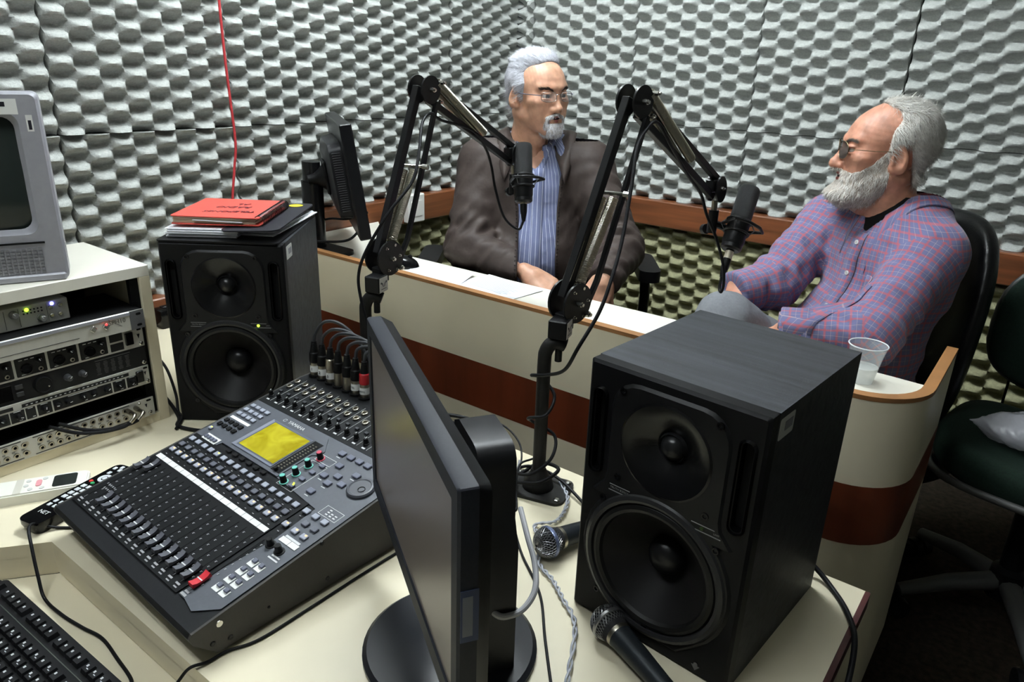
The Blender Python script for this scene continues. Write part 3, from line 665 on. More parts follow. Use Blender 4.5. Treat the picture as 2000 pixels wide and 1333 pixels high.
# display housing and lcd
hb = poly(MB(), [(.080, .262), (.250, .262), (.250, .332), (.262, .340), (.262, .352), (.236, .380), (.078, .380), (.075, .37)], .0008, .0026); PT('display_housing', hb, m_mxgrey)
LC = [(.108, .2785), (.214, .2785), (.214, .356), (.108, .356)]
fr_ = frame_mesh([(.098, .270), (.219, .270), (.219, .3605), (.098, .3605)], LC, .0040, .0018); mb2 = fr_
PT('display_bevel', mb2, M('bevel_grey', (104, 108, 122), .4), 0)
m_lcd = bpy.data.materials.new('lcd_yellow'); m_lcd.use_nodes = True
nt = m_lcd.node_tree; p_ = nt.nodes['Principled BSDF']; wv = nt.nodes.new('ShaderNodeTexNoise'); wv.inputs['Scale'].default_value = 22; wv.inputs['Distortion'].default_value = 1.2
cr = nt.nodes.new('ShaderNodeValToRGB'); cr.color_ramp.elements[0].color = rgb(138, 126, 12); cr.color_ramp.elements[1].color = rgb(176, 166, 40); cr.color_ramp.elements[0].position = .35; cr.color_ramp.elements[1].position = .7
tcn = nt.nodes.new('ShaderNodeTexCoord'); nt.links.new(tcn.outputs['Object'], wv.inputs['Vector']); nt.links.new(wv.outputs['Fac'], cr.inputs[0]); nt.links.new(cr.outputs[0], p_.inputs['Base Color'])
p_.inputs['Roughness'].default_value = .25; nt.links.new(cr.outputs[0], p_.inputs['Emission Color']); p_.inputs['Emission Strength'].default_value = .12
PT('display_panel', MB().add([(x, y, .0029) for x, y in LC], [[0, 1, 2, 3]]), m_lcd, 0)
PT('meter_panel', poly(MB(), [(.222, .268), (.246, .268), (.246, .362), (.222, .362)], .0026, .0030), m_blackm)
mb = MB()
for k in range(14):
    for x in (.229, .238): mb.box((x, .280 + k * .0055, .0032), (.0035, .0022, .0004))
PT('meter_lamps', mb, M('meter_dim', (96, 92, 74), .5), 0)['kind'] = 'stuff'
PT('contrast_knob', MB().lathe([(.004, .003), (.0038, .009), (0, .009)], 12, 0, T(.234, .2715, 0)), m_bk)
# rotary encoders, jog wheel and level knobs
for k, (w_, c_) in enumerate(((.261, 0), (.2855, 0), (.311, 0), (.336, 1))):
    mt = M('teal_ring', (110, 190, 176), .45) if c_ == 0 else M('red_ring', (184, 66, 84), .45)
    m = T(.271, w_, 0)
    o = PT('encoder', MB().lathe([(.0078, .001), (.0078, .0022), (.0055, .0024)], 20, 1, m, cap=False).lathe([(.0058, .002), (.0050, .0150), (.0046, .0155)], 18, 0, m, cap=False).lathe([(.0047, .0155), (.0042, .0163), (0, .0163)], 16, 1, m, cap=False), [m_bk, mt])
PT('jog_wheel', MB().lathe([(.0235, .001), (.0235, .004), (.0215, .0068), (.019, .0072), (.0175, .0060), (0, .0060)], 36, 0, T(.394, .322, 0)).lathe([(.0062, .0061), (.005, .0045), (0, .004)], 18, 1, T(.400, .3195, .0012), cap=False), [M('jog_grey', (66, 68, 74), .4), m_dark])
for u, w_ in ((.381, .1615), (.404, .1605)): PT('level_knob', MB().lathe([(.0085, .001), (.0085, .0022), (.0058, .0024), (.0050, .0135), (.0045, .014), (0, .014)], 18, 0, T(u, w_, 0)), m_bk)
for k in range(8):      # white user keys beside the master fader
    u, w_ = (.3905, .4075)[k % 2], .0705 + (k // 2) * .0185
    PT('key_mark', MB().box((u + .001, w_ - .002, .0012), (.014, .0125, .0008)), m_label, 0); button(u + .0018, w_ + .002, m_bg, .0085, .0075, z=.0014, name='user_key')
mb = MB(); mb.box((.409, .1455, .0012), (.022, .0026, .0004)).box((.409, .151, .0012), (.018, .0026, .0004)).box((.40, .187, .0012), (.034, .004, .0004)); PT('small_print', mb, m_print, 0)['kind'] = 'stuff'
# input section
kn = {}
for k in range(16):
    u = .0145 + .0263 * k
    if u > .43: break
    mb = MB().lathe([(.0058, .001), (.0056, .0030), (.0048, .0035), (.0042, .0125), (.0036, .0132), (0, .0132)], 16, 0, T(0, 0, 0, rz=.7)); mb.box((0, .0022, .0134), (.0011, .0045, .0005), mi=1, mat=T(0, 0, 0, rz=.7))
    if not kn:
        kn['k'] = mb.build('gain_knob', [m_black, m_print], mx, 30); kn['k'].matrix_local = SU @ T(u, .4105, 0)
        kn['p'] = MB().box((0, 0, .002), (.0085, .0058, .004), .0008).build('pad_button', M('pad_grey', (56, 57, 60), .45), mx, 30); kn['p'].matrix_local = SU @ T(u + .004, .430, .0012)
        kn['j'] = MB().lathe([(.0066, 0), (.0066, .0034), (.0052, .0042), (.0036, .0040), (.0032, .0005), (0, .0005)], 18, 0, T(), cap=False).build('jack_socket', m_nickel, mx, 30); kn['j'].matrix_local = SU @ T(u + .003, .4515, .0012)
        inst(kn['j'], mx, SU @ T(u + .002, .4715, .0012))
    else:
        inst(kn['k'], mx, SU @ T(u, .4105, 0) @ T(rz=-.2 * (k % 4))); inst(kn['p'], mx, SU @ T(u + .004, .430, .0012)); inst(kn['j'], mx, SU @ T(u + .0025 - k * .0001, .4515, .0012)); inst(kn['j'], mx, SU @ T(u + .002, .4715, .0012))
# plugged microphone leads
MXM = T(-1.199, .371, DESK, rz=MXR)
RS_ = T(0, MD, TR)
XL = [(.0205, 1, '1', 0), (.0465, 1, '2', 0), (.0735, 2, '5', 0), (.0985, 3, '', 0), (.1265, 3, '', 0), (.1525, 1, 'TEL', 0), (.1790, 4, 'RADIO', 0)]
for k, (u, kind, txt, _) in enumerate(XL):
    desc = {1: 'black microphone plug with white band marked %s' % txt + {0: ' at the end of the row', 1: ' beside the silver bodied plug', 5: ''}[k] if kind == 1 else '', 2: 'silver bodied microphone plug with white band marked 5', 3: 'unmarked black and silver microphone plug, %s' % ('beside plug marked 5' if k == 3 else 'beside plug marked TEL'), 4: 'microphone plug with red collar and white band marked RADIO'}[kind]
    xl = thing('microphone_plug', desc + ' in mixer', 'plug', mat=MXM @ T(u, .505, TR + .002, rx=-.06, ry=-.03), group='plugs along the back of the mixer')
    q = lambda n_, mb, m_: mb.build(n_, m_, xl, 30)
    q('socket_ring', MB().lathe([(.0125, -.001), (.0125, .003), (.0102, .0034), (.0102, 0)], 20, 0, cap=False), m_black)
    q('metal_shell', MB().lathe([(.0090, -.001), (.0090, .0280), (.0084, .0285), (.0090, .0290), (.0092, .036)], 20), m_nickel)
    if kind != 3:
        q('white_band', MB().lathe([(.0094, .010), (.0094, .0235)], 20, 0, cap=False), m_label)
        mb = MB(); sz = .0085 if len(txt) < 3 else .0052
        put_text(mb, txt, sz, T(.003, -.0098, .0165, rx=PI / 2, rz=.3)); q('band_lettering', mb, m_ink)
    q('collar', MB().lathe([(.0098, .030), (.0102, .034), (.0100, .050), (.0080, .053)], 20), M('red_collar', (166, 26, 34), .4) if kind == 4 else (m_nickel if kind == 2 else m_black))
    q('strain_relief', MB().lathe([(.0088, .036), (.0086, .052), (.0070, .064), (.0068, .066), (.0064, .067), (.0064, .070), (.0058, .071), (.0055, .075), (.003, .076)], 18), m_black)
    b0 = Vector((0, 0, .074)); hh_ = .035 - .002 * k + (.008 if k == 0 else 0)
    ex = .17 - u * .55 + .015 * (k % 3)
    pts = [b0, b0 + Vector((.002, .004, .018)), b0 + Vector((.018, .016, hh_)), b0 + Vector((.05, .034, hh_ - .004)), b0 + Vector((.09, .05, .0)), b0 + Vector((ex, .055, -.09)), b0 + Vector((ex + .05, .045 + .008 * (k % 3), -.20)), b0 + Vector((ex + .12, .05 + .01 * (k % 4), -.209))]
    q('lead', MB().tube(spline(pts, 7), .0034, 10), M('dark_grey_cable', (44, 45, 48), .45))
    if k == 3: q('white_sleeve', MB().tube([b0 + Vector((.058, .038, hh_ - .008)), b0 + Vector((.074, .045, hh_ - .018))], .0045, 10), m_label)
# ------------------------------------------------------------------ foreground monitor (screen toward the operator)
A, B = Vector((-.760, .670, 0)), Vector((-.360, .413, 0)); ud = (B - A).normalized()
mon = thing('desktop_monitor', 'black wide desktop monitor seen edge on beside the mixer, round base', 'monitor', mat=Matrix(((ud.x, -ud.y, 0, A.x), (ud.y, ud.x, 0, A.y), (0, 0, 1, DESK), (0, 0, 0, 1))))
MWd = (B - A).length; Z0, Z1 = .131, .414
# local: x along the width (far to near), y toward the back, z up
FM = Matrix(((1, 0, 0, 0), (0, 0, -1, 0), (0, 1, 0, 0), (0, 0, 0, 1)))
def PM(name, mb, mats, s=30): return mb.build(name, mats, mon, s)
o1 = rrect(0, Z0, MWd, Z1, .004, 3); o2 = rrect(.021, Z0 + .026, MWd - .021, Z1 - .021, .002, 3); n = len(o1)
V = [(p[0], p[1], -.020) for p in o1] + [(p[0], p[1], -.003) for p in o1] + [(p[0] * .99 + MWd * .005, (p[1] - .27) * .99 + .27, 0) for p in o1] + [(p[0], p[1], 0) for p in o2] + [(p[0], p[1], -.003) for p in o2]
PM('bezel', MB().add(V, [[k * n + i, k * n + (i + 1) % n, (k + 1) * n + (i + 1) % n, (k + 1) * n + i] for k in range(4) for i in range(n)], 0, FM), M('monitor_black', (34, 36, 42), .55, spec=.3, noise=(300, .08)))
PM('screen', MB().add([(.020, Z0 + .025, -.0028), (MWd - .02, Z0 + .025, -.0028), (MWd - .02, Z1 - .02, -.0028), (.02, Z1 - .02, -.0028)], [[0, 1, 2, 3]], 0, FM), M('dark_panel', (74, 70, 66), .28, emit=((120, 112, 104), .10)))
o3 = rrect(.006, Z0 + .006, MWd - .006, Z1 - .006, .01, 3); o4 = rrect(.05, Z0 + .04, MWd - .05, Z1 - .03, .03, 3)
V = [(p[0], p[1], -.020) for p in o1] + [(p[0], p[1], -.034) for p in o3] + [(p[0], p[1], -.046) for p in o4]; 
mb = MB().add(V, [[k * n + (i + 1) % n, k * n + i, (k + 1) * n + i, (k + 1) * n + (i + 1) % n] for k in range(2) for i in range(n)] + [[2 * n + i for i in range(n)][::-1]], 0, FM); PM('back_shell', mb, m_black)
PM('sticker', MB().box((MWd + .0006, .012, .275), (.0008, .018, .060)).box((MWd + .0011, .010, .275), (.0004, .010, .046), mi=1), [M('blue_sticker', (34, 48, 82), .5), M('pale_print', (96, 100, 110), .5)])
sx, sy = MWd / 2 - .008, .105
cpr = [(sx - .052, .010), (sx + .072, .010), (sx + .071, .20), (sx + .056, .235), (sx + .054, .300)] + [(sx + .030 + .024 * math.cos(a), .310 + .024 * math.sin(a)) for a in [PI / 2 * k / 5 for k in range(6)]] + [(sx - .03, .336), (sx - .052, .325)]
PM('column', MB().prism(cpr, -.024, .024, mat=Matrix(((1, 0, 0, 0), (0, 0, -1, sy), (0, 1, 0, 0), (0, 0, 0, 1)))), M('column_black', (20, 20, 22), .42))
PM('arm_hinge', MB().box((sx, .066, .27), (.06, .05, .07), .008), m_black)
PM('base_disc', MB().lathe([(.120, 0), (.120, .006), (.114, .011), (.075, .0135), (.05, .016), (.03, .022), (0, .022)], 48, 0, T(sx, .062, .0)), M('base_satin', (28, 29, 33), .34))
PM('signal_cable', MB().tube(spline([(sx + .02, .085, .125), (.300, .100, .108), (.306, .122, .104), (.296, .145, .104), (.277, .165, .113), (.242, .177, .125), (.204, .181, .139), (.15, .19, .15)], 8), .0042, 10), M('grey_cable', (150, 150, 152), .5))
# ------------------------------------------------------------------ guest-side monitor on the counter
nA, nB = Vector((-1.63, 1.392, 0)), Vector((-2.02, 1.662, 0)); wd = (nA - nB).normalized()     # wd: from far to near
# screen faces +n
gm = thing('flat_monitor', 'black flat monitor on thick post at counter, its back toward the desk', 'monitor', mat=Matrix(((1, 0, 0, -1.875), (0, 1, 0, 1.455), (0, 0, 1, TT), (0, 0, 0, 1))))
gi = Matrix.Translation((1.875, -1.455, -TT))
nn = Vector((-wd.y, wd.x, 0)); nn = nn if nn.y > 0 else -nn       # facing the guests
tilt = math.radians(8)
upv = (Vector((0, 0, 1)) * math.cos(tilt) - nn * math.sin(tilt)); fn = (nn * math.cos(tilt) + Vector((0, 0, 1)) * math.sin(tilt))
xr = upv.cross(fn); top = (nA + nB) / 2 + Vector((0, 0, 1.135))
GM = gi @ Matrix(((xr.x, upv.x, fn.x, top.x), (xr.y, upv.y, fn.y, top.y), (xr.z, upv.z, fn.z, top.z), (0, 0, 0, 1)))   # x right seen from front, y up, z toward viewer
hwid = (nA - nB).length / 2
def PG(name, mb, mats, s=30): return mb.build(name, mats, gm, s)
PG('bezel', MB().box((0, -.165, -.003), (2 * hwid, .33, .034), .003, mat=GM), M('gm_black', (15, 15, 17), .3))
PG('screen', MB().box((0, -.165, .0145), (2 * hwid - .03, .295, .002), mat=GM), m_blackg)
bo = rrect(-.15, -.285, .15, -.055, .03, 4); b2 = rrect(-.115, -.235, .115, -.09, .03, 4); n = len(bo)
mb = MB().add([(p[0], p[1], -.018) for p in bo] + [(p[0] * .95, (p[1] + .17) * .95 - .17, -.055) for p in bo] + [(p[0], p[1], -.066) for p in b2], [[k * n + (i + 1) % n, k * n + i, (k + 1) * n + i, (k + 1) * n + (i + 1) % n] for k in range(2) for i in range(n)] + [[2 * n + i for i in range(n)][::-1]], 0, GM)
PG('rear_housing', mb, M('gm_grey', (32, 32, 35), .36))
vs = 1 if xr.dot(wd) > 0 else -1
for k in range(26): PG('vent_slot', MB().box((vs * .1470, -.085 - k * .0068, -.036), (.0035, .0026, .024), mat=GM), M('vent_grey', (74, 74, 78), .5), 0)
PG('mounting_plate', MB().box((-.02, -.165, -.070), (.10, .10, .010), .004, mat=GM).lathe([(.040, -.074), (.026, -.090), (.016, -.105), (.014, -.125)], 20, 0, GM @ T(-.03, -.165, 0)), m_black)
PG('post', MB().prism([(.040 * math.cos(a), .028 * math.sin(a)) for a in [2 * PI * k / 20 for k in range(20)]], 0, .215).prism([(.034 * math.cos(a), .023 * math.sin(a)) for a in [2 * PI * k / 20 for k in range(20)]], .215, .275), M('post_black', (14, 14, 16), .25))
PG('foot', MB().prism(rrect(-.055, -.05, .14, .05, .03, 5), 0, .012), m_black)
PG('power_cable', MB().tube(spline([(.20, .02, .10), (.17, -.01, .06), (.09, -.035, .045), (.02, -.05, .04), (-.06, -.04, .02)], 8), .004, 8), m_cable)
PG('signal_cable', MB().tube(spline([(.16, .08, .13), (.10, .05, .105), (.04, .03, .10), (-.02, .02, .08)], 8), .0035, 8), m_cable)
# ------------------------------------------------------------------ spring microphone arms
m_arm = M('arm_black', (18, 18, 19), .36); m_pole = M('pole_black', (24, 23, 22), .5, noise=(200, .15)); m_spring = M('spring_steel', (176, 170, 154), .28, 1.0)
def boom(label, bx, by, phi, plate_rz, L_, T_, E_, slot):
    t = thing('boom_stand', label, 'microphone stand', (bx, by, DESK), 0, 'spring arms for the studio microphones')
    e = Vector((math.cos(phi), math.sin(phi), 0)); nrm = Vector((e.y, -e.x, 0))      # nrm toward +x side
    def Q(s, z, o=0): return e * s + nrm * o + Vector((0, 0, z - DESK))
    def P(name, mb, m_, s=35): return mb.build(name, m_, t, s)
    pm = T(0, 0, 0, rz=plate_rz)
    P('base_plate', MB().prism(rrect(-.062, -.045, .062, .045, .018), 0, .006, mat=pm), m_pole)
    for x, y in ((-.05, -.033), (.05, -.033), (.05, .033), (-.05, .033)): P('bolt', MB().lathe([(.0062, .006), (.0062, .009), (.0045, .0105), (0, .011)], 6, 0, pm @ T(x, y, 0)), m_steel)
    P('base_cone', MB().lathe([(.030, .006), (.027, .02), (.018, .034), (.0135, .045)], 24), m_pole)
    zt = .845 - DESK; r = .0125
    side = _r0 * .034        # the hook bends sideways
    hook = [Vector((0, 0, .03)), Vector((0, 0, .15)), Vector((0, 0, zt - .035)), Vector((0, 0, zt - .012)) + side * .06, Vector((0, 0, zt + .002)) + side * .3, Vector((0, 0, zt + .006)) + side * .62, Vector((0, 0, zt + .001)) + side * 1.05]
    P('pole', MB().tube(spline(hook, 6), r, 16), m_pole)
    pin = side * .72
    P('pin', MB().cyl(pin + Vector((0, 0, zt - .030)), pin + Vector((0, 0, zt + .03)), .0065, n=14), m_pole)
    bm = Matrix.Translation(pin + Vector((0, 0, zt + .033))) @ T(rz=math.atan2(_r0.y, _r0.x) - .35)
    P('swivel_block', MB().box((0, 0, 0), (.034, .036, .034), .002, mat=bm), m_arm)
    fm_ = bm @ Matrix(((0, 0, 1, .0172), (1, 0, 0, 0), (0, 1, 0, 0), (0, 0, 0, 1)))
    lb = MB().box((0, 0, .0003), (.032, .030, .0006), mi=0, mat=fm_)
    for sx in (-1, 1):
        lb.prism([(sx * .0115, .0065), (sx * .0075, .0055), (sx * .0085, .0015), (sx * .0120, .0030)][::sx], .0006, .0009, 1, fm_); lb.prism([(sx * .0070, .0045), (sx * .0030, -.0045), (sx * .0012, -.0045), (sx * .0040, .0035)][::-sx], .0006, .0009, 1, fm_)
    lb.box((0, -.009, .0007), (.020, .0009, .0004), mi=1, mat=fm_)
    P('maker_plate', lb, [M('plate_grey', (170, 168, 160), .5), m_ink])
    Ls, Lz = L_; Ts, Tz = T_; Es, Ez = E_
    # offset of the whole arm so that it stands on the swivel block
    off = nrm * pin.dot(nrm) * .45
    def bar(name, a, b, w_, th, mid=None):
        pts = [a] + ([mid] if mid else []) + [b]; mb = MB()
        for p, q in zip(pts[:-1], pts[1:]):
            d = (q - p); x_ = d.normalized(); y_ = nrm; z_ = x_.cross(y_).normalized()
            m = Matrix(((x_.x, y_.x, z_.x, (p.x + q.x) / 2), (x_.y, y_.y, z_.y, (p.y + q.y) / 2), (x_.z, y_.z, z_.z, (p.z + q.z) / 2), (0, 0, 0, 1)))
            mb.box((0, 0, 0), (d.length + (.004 if mid else 0), w_, th), .001, mat=m)
        return P(name, mb, m_arm)
    def disc(name, s, z, r_, o, sq=1.0, ang=0):
        c_ = Q(s, z, o) + off
        m = Matrix(((e.x, 0, nrm.x, c_.x), (e.y, 0, nrm.y, c_.y), (0, 1, 0, c_.z), (0, 0, 0, 1))) @ T(rz=ang) @ Matrix.Diagonal((sq, 1, 1, 1))
        P(name, MB().lathe([(r_, -.002), (r_, .002)], 28, 0, m), m_arm); return m
    def nut(s, z, o, r_=.0055, h=.008):
        a = Q(s, z, o) + off; P('nut', MB().cyl(a, a + nrm * h, r_, r_ * .9, 6).cyl(a + nrm * h, a + nrm * (h + .004), r_ * .55, n=10), m_steel)
    for o in (-.018, .018): disc('lower_plate', Ls + .020, Lz, .036, o); disc('upper_plate', Ts, Tz, .028, o)
    nut(Ls + .020, Lz, .020); nut(Ls + .046, Lz - .024, .020, .006, .006); nut(Ts, Tz, .020); nut(Ts + .026, Tz - .024, .02, .005, .005); nut(Ts + .028, Tz + .014, .018, .005, .012); nut(Ls + .032, Lz + .026, -.006, .0055, .024)
    for q in ((.008, .022), (.036, -.026), (.012, -.024), (.045, .002)): nut(Ls + q[0], Lz + q[1], .0195, .003, .001)
    P('yoke', MB().box(Q(Ls + .008, Lz - .034) + off, (.026, .026, .03), .002, rz=phi), m_arm)
    bar('lower_bar', Q(Ls + .002, Lz + .01) + off, Q(Ts - .018, Tz + .006) + off, .016, .016)
    for o in (.0,): bar('tension_bar', Q(Ls + .046, Lz - .022, .012) + off, Q(Ts + .024, Tz - .026, .012) + off, .009, .010, Q(Ls + .078, Lz + .030, .012) + off)
    P('chrome_sleeve', MB().box((0, 0, 0), (.075, .0166, .0010), mat=(lambda p, d: Matrix(((d.x, nrm.x, d.cross(nrm).x, p.x), (d.y, nrm.y, d.cross(nrm).y, p.y), (d.z, nrm.z, d.cross(nrm).z, p.z), (0, 0, 0, 1))))(Q(Ls + .002 + .18 * (Ts - Ls) - .0078, Lz + .01 + .18 * (Tz - Lz) + .0035) + off, (Q(Ts, Tz) - Q(Ls, Lz)).normalized())), m_steel) if slot else None
    cs, cz = Ls + .55 * (Ts - Ls) + .030, Lz + .55 * (Tz - Lz) - .004
    P('cross_pin', MB().cyl(Q(cs - .030, cz + .004, -.012) + off, Q(cs + .012, cz, .020) + off, .0035, n=10).cyl(Q(cs + .010, cz, .018) + off, Q(cs + .013, cz, .030) + off, .006, n=12), m_steel)
    for o in (-.010, .010):
        a = Q(Ls + .034, Lz + .034, o) + off; b = Q(cs - .012 + o * .4, cz - .006, o) + off
        P('spring', MB().tube(helix(a, b, .0085, 62, 9), .0012, 5), m_spring)
        P('spring_hook', MB().tube([a, a + (a - b).normalized() * .012], .001, 5), m_spring)
    # upper arm
    d2 = Vector((Es - Ts, Ez - Tz)).normalized(); pn = Vector((-d2.y, d2.x))     # in-plane normal (upwards)
    bar('upper_bar', Q(Ts + .022 * pn.x + d2.x * .02, Tz + .022 * pn.y + d2.y * .02) + off, Q(Es + .020 * pn.x, Ez + .020 * pn.y) + off, .014, .012)
    bar('upper_bar', Q(Ts - .014 * pn.x + d2.x * .02, Tz - .014 * pn.y + d2.y * .02) + off, Q(Es - .016 * pn.x, Ez - .016 * pn.y) + off, .014, .014)
    for o in (-.012, .014):
        a = Q(Ts + .024, Tz + .014, o) + off; b = Q(Ts + .58 * (Es - Ts) - pn.x * .004, Tz + .58 * (Ez - Tz) - pn.y * .004, o * 1.2) + off
        P('spring', MB().tube(helix(a, b, .0085, 72, 9), .0012, 5), m_spring)
        P('spring_hook', MB().tube([a, a + (a - b).normalized() * .010], .001, 5), m_spring)
    for o in (-.012, .012): disc('end_plate', Es + .006, Ez, .028, o, .72, .2)
    nut(Es + .006, Ez + .002, .013, .0045, .005)
    P('end_spacer', MB().box(Q(Es - .012, Ez + .008) + off, (.022, .02, .026), .002, rz=phi), m_arm)
    P('neck', MB().cyl(Q(Es + .008, Ez - .024) + off, Q(Es + .010, Ez - .050) + off, .0062, n=14), m_nickel)
    return t, Vector((bx, by, DESK)) + Q(Es + .010, Ez - .050) + off
armA, endA = boom('black spring arm reaching to the microphone before the man in brown jacket', -1.107, .974, math.radians(92), .3, (.030, .925), (.178, 1.252), (.497, 1.095), False)
armB, endB = boom('black spring arm beside big loudspeaker, holding microphone near bearded man', -.676, 1.007, math.radians(82), .25, (.030, .918), (.190, 1.254), (.497, 1.075), True)
# ------------------------------------------------------------------ condenser microphones in shock mounts
m_grille = M('mesh_black', (20, 20, 21), .42, bump=(1600, 1.0, .002)); m_mic = M('mic_black', (15, 15, 16), .4)
def condenser(label, top, bot, end, cable):
    top = Vector(top); bot = Vector(bot); ax = (top - bot).normalized()
    t = thing('condenser_microphone', label, 'microphone', bot, 0, 'studio condenser microphones')
    fw = Vector((end.x, end.y, 0)) - Vector((bot.x, bot.y, 0)); fw = (fw - ax * fw.dot(ax)).normalized(); sd = ax.cross(fw)
    m = Matrix(((fw.x, sd.x, ax.x, 0), (fw.y, sd.y, ax.y, 0), (fw.z, sd.z, ax.z, 0), (0, 0, 0, 1)))    # x toward the arm
    H = (top - bot).length
    def P(name, mb, m_, s=35): return mb.build(name, m_, t, s)
    zg = H - .075; r = .0225
    P('grille', MB().lathe([(r, zg), (r, H - .010), (r * .96, H - .005), (r * .85, H - .001), (r * .6, H), (0, H)], 32, 0, m), m_grille)
    P('body', MB().lathe([(.012, zg - .062), (.021, zg - .058), (r + .0008, zg - .052), (r + .0008, zg), (r, zg + .001)], 28, 0, m), m_mic)
    for zz in (zg - .004, zg - .030): P('mount_ring', MB().tube([m @ Vector(((r + .003) * math.cos(a), (r + .003) * math.sin(a), zz)) for a in [2 * PI * k / 28 for k in range(28)]], .0028, 8, closed=True), m_mic)
    R2 = .046
    fr = [(R2 * .55, R2 * .5), (-R2 * .75, R2 * .85), (-R2 * 1.05, R2 * .35), (-R2 * 1.05, -R2 * .35), (-R2 * .75, -R2 * .85), (R2 * .55, -R2 * .5)]
    P('outer_frame', MB().tube([m @ Vector((x, y, zg - .016)) for x, y in fr], .0036, 8), m_mic)
    for a in (.9, 2.2, 4.1, 5.4):
        c_, s_ = math.cos(a), math.sin(a)
        P('elastic', MB().tube([m @ Vector((R2 * .8 * c_, R2 * .75 * s_, zg - .016)), m @ Vector(((r + .003) * c_, (r + .003) * s_, zg - .003))], .0012, 6).tube([m @ Vector((R2 * .8 * c_, R2 * .75 * s_, zg - .016)), m @ Vector(((r + .003) * c_, (r + .003) * s_, zg - .030))], .0012, 6), M('elastic_grey', (66, 66, 68), .5))
    e2 = end - bot; hub = m @ Vector((R2 * .7, 0, zg - .018))
    P('clamp', MB().tube([hub, hub * .4 + (e2 - Vector((0, 0, .022))) * .6, e2 - Vector((0, 0, .024))], .008, 10).cyl(e2 - Vector((0, 0, .044)), e2 + Vector((0, 0, .004)), .0105, n=14), m_mic)
    P('thumb_screw', MB().lathe([(.011, -.005), (.011, .005)], 12, 0, Matrix.Translation(e2 - Vector((0, 0, .035)) + fw * .022) @ fw.to_track_quat('Z', 'Y').to_matrix().to_4x4()), m_mic)
    P('base_ring', MB().lathe([(.018, zg - .070), (.022, zg - .066), (.022, zg - .058)], 24, 0, m), m_mic)
    P('connector', MB().lathe([(.0085, .045), (.0092, .050), (.0092, zg - .068)], 18, 0, m), m_black)
    P('metal_band', MB().lathe([(.0088, .030), (.0088, .047)], 18, 0, m), M('pale_band', (200, 190, 170), .4, .3))
    P('strain_relief', MB().lathe([(.0040, -.012), (.0055, -.004), (.0082, .012), (.0086, .031)], 18, 0, m), m_black)
    P('lead', MB().tube(spline([m @ Vector((0, 0, -.010))] + [Vector(c) - bot for c in cable], 8), .0031, 10), m_cable)
    return t
condenser('black condenser microphone in shock mount before the man in brown jacket', (-1.098, 1.492, 1.124), (-1.054, 1.446, .957), endA, [(-1.058, 1.431, .927), (-1.086, 1.41, .955), (-1.107, 1.399, 1.022), (-1.109, 1.384, 1.078), (-1.108, 1.36, 1.120), (-1.10, 1.30, 1.165), (-1.10, 1.20, 1.19), (-1.08, 1.147, 1.207), (-1.068, 1.109, 1.191), (-1.037, 1.066, 1.137), (-1.02, 1.029, 1.088), (-1.026, .972, 1.035), (-1.058, .939, .96), (-1.073, .93, .908), (-1.064, .927, .858), (-1.056, .935, .80), (-1.07, .96, .70), (-1.04, .95, .60), (-.98, 1.0, .556), (-.9, 1.05, .556)])
condenser('black condenser microphone tilted in shock mount before the bearded man', (-.549, 1.573, 1.076), (-.546, 1.472, .910), endB, [(-.543, 1.456, .878), (-.536, 1.450, .873), (-.534, 1.452, .89), (-.541, 1.455, .927), (-.561, 1.452, .979), (-.583, 1.434, 1.032), (-.594, 1.417, 1.075), (-.60, 1.36, 1.115), (-.60, 1.28, 1.17), (-.604, 1.215, 1.22), (-.607, 1.18, 1.209), (-.602, 1.144, 1.182), (-.584, 1.101, 1.12), (-.566, 1.052, 1.044), (-.555, 1.008, .991), (-.553, .973, .943), (-.566, .938, .889), (-.60, .955, .835), (-.655, .985, .80), (-.694, .995, .785), (-.692, 1.025, .77), (-.66, 1.022, .745), (-.655, .99, .72), (-.688, .985, .705), (-.698, 1.01, .685), (-.66, 1.03, .66), (-.645, 1.0, .63), (-.67, .972, .60), (-.715, .98, .585), (-.71, 1.03, .575), (-.65, 1.04, .566), (-.55, 1.0, .555), (-.47, .97, .5545)])
# ------------------------------------------------------------------ loose cables near the second arm
def cable(name, label, pts, r=.0032, mat=m_cable, n=8, cat='cable'):
    o = MB().tube(spline(pts, n), r, 10).build(name, mat, None, 60); return tag(o, label, cat)
def coil(name, label, cx, cy, cz, R, turns, r, sq=.8, mat=m_cable):
    rnd = random.Random(5); pts = []
    for k in range(int(turns * 12) + 1):
        a = 2 * PI * k / 12; rr = R * (1 + .12 * math.sin(a * .37 + 1)); pts.append((cx + rr * math.cos(a), cy + sq * rr * math.sin(a), cz + .006 * math.sin(a * .5) + k * .0009 + rnd.uniform(0, .002)))
    return pts
bt = thing('cable_bundle', 'coiled black cables bundled with white wire tie behind the desktop monitor', 'cable', (-.905, 1.045, DESK))
cb_ = coil('', '', .0, .0, .008, .062, 3.2, .0038, .62)
MB().tube(spline(cb_, 3), .0042, 9).build('coil', m_cable, bt, 60)
MB().tube(helix((-.050, -.030, .012), (-.036, -.034, .040), .014, 3, 12), .0024, 6).build('wire_tie', m_white, bt, 60)
cable('black_cable', 'thick black cable running from the bundle to the arm base', [(-.88, 1.04, .556), (-.82, 1.055, .562), (-.77, 1.04, .556), (-.73, 1.02, .556), (-.70, 1.045, .58), (-.64, 1.02, .60), (-.65, .975, .59), (-.70, .965, .575), (-.735, .99, .562), (-.79, .99, .5545)], .0036)
cable('thin_black_cable', 'thin black wire hanging over the cable bundle', [(-.90, 1.07, .60), (-.83, 1.085, .605), (-.77, 1.07, .59), (-.735, 1.03, .57), (-.74, 1.0, .553)], .0019)
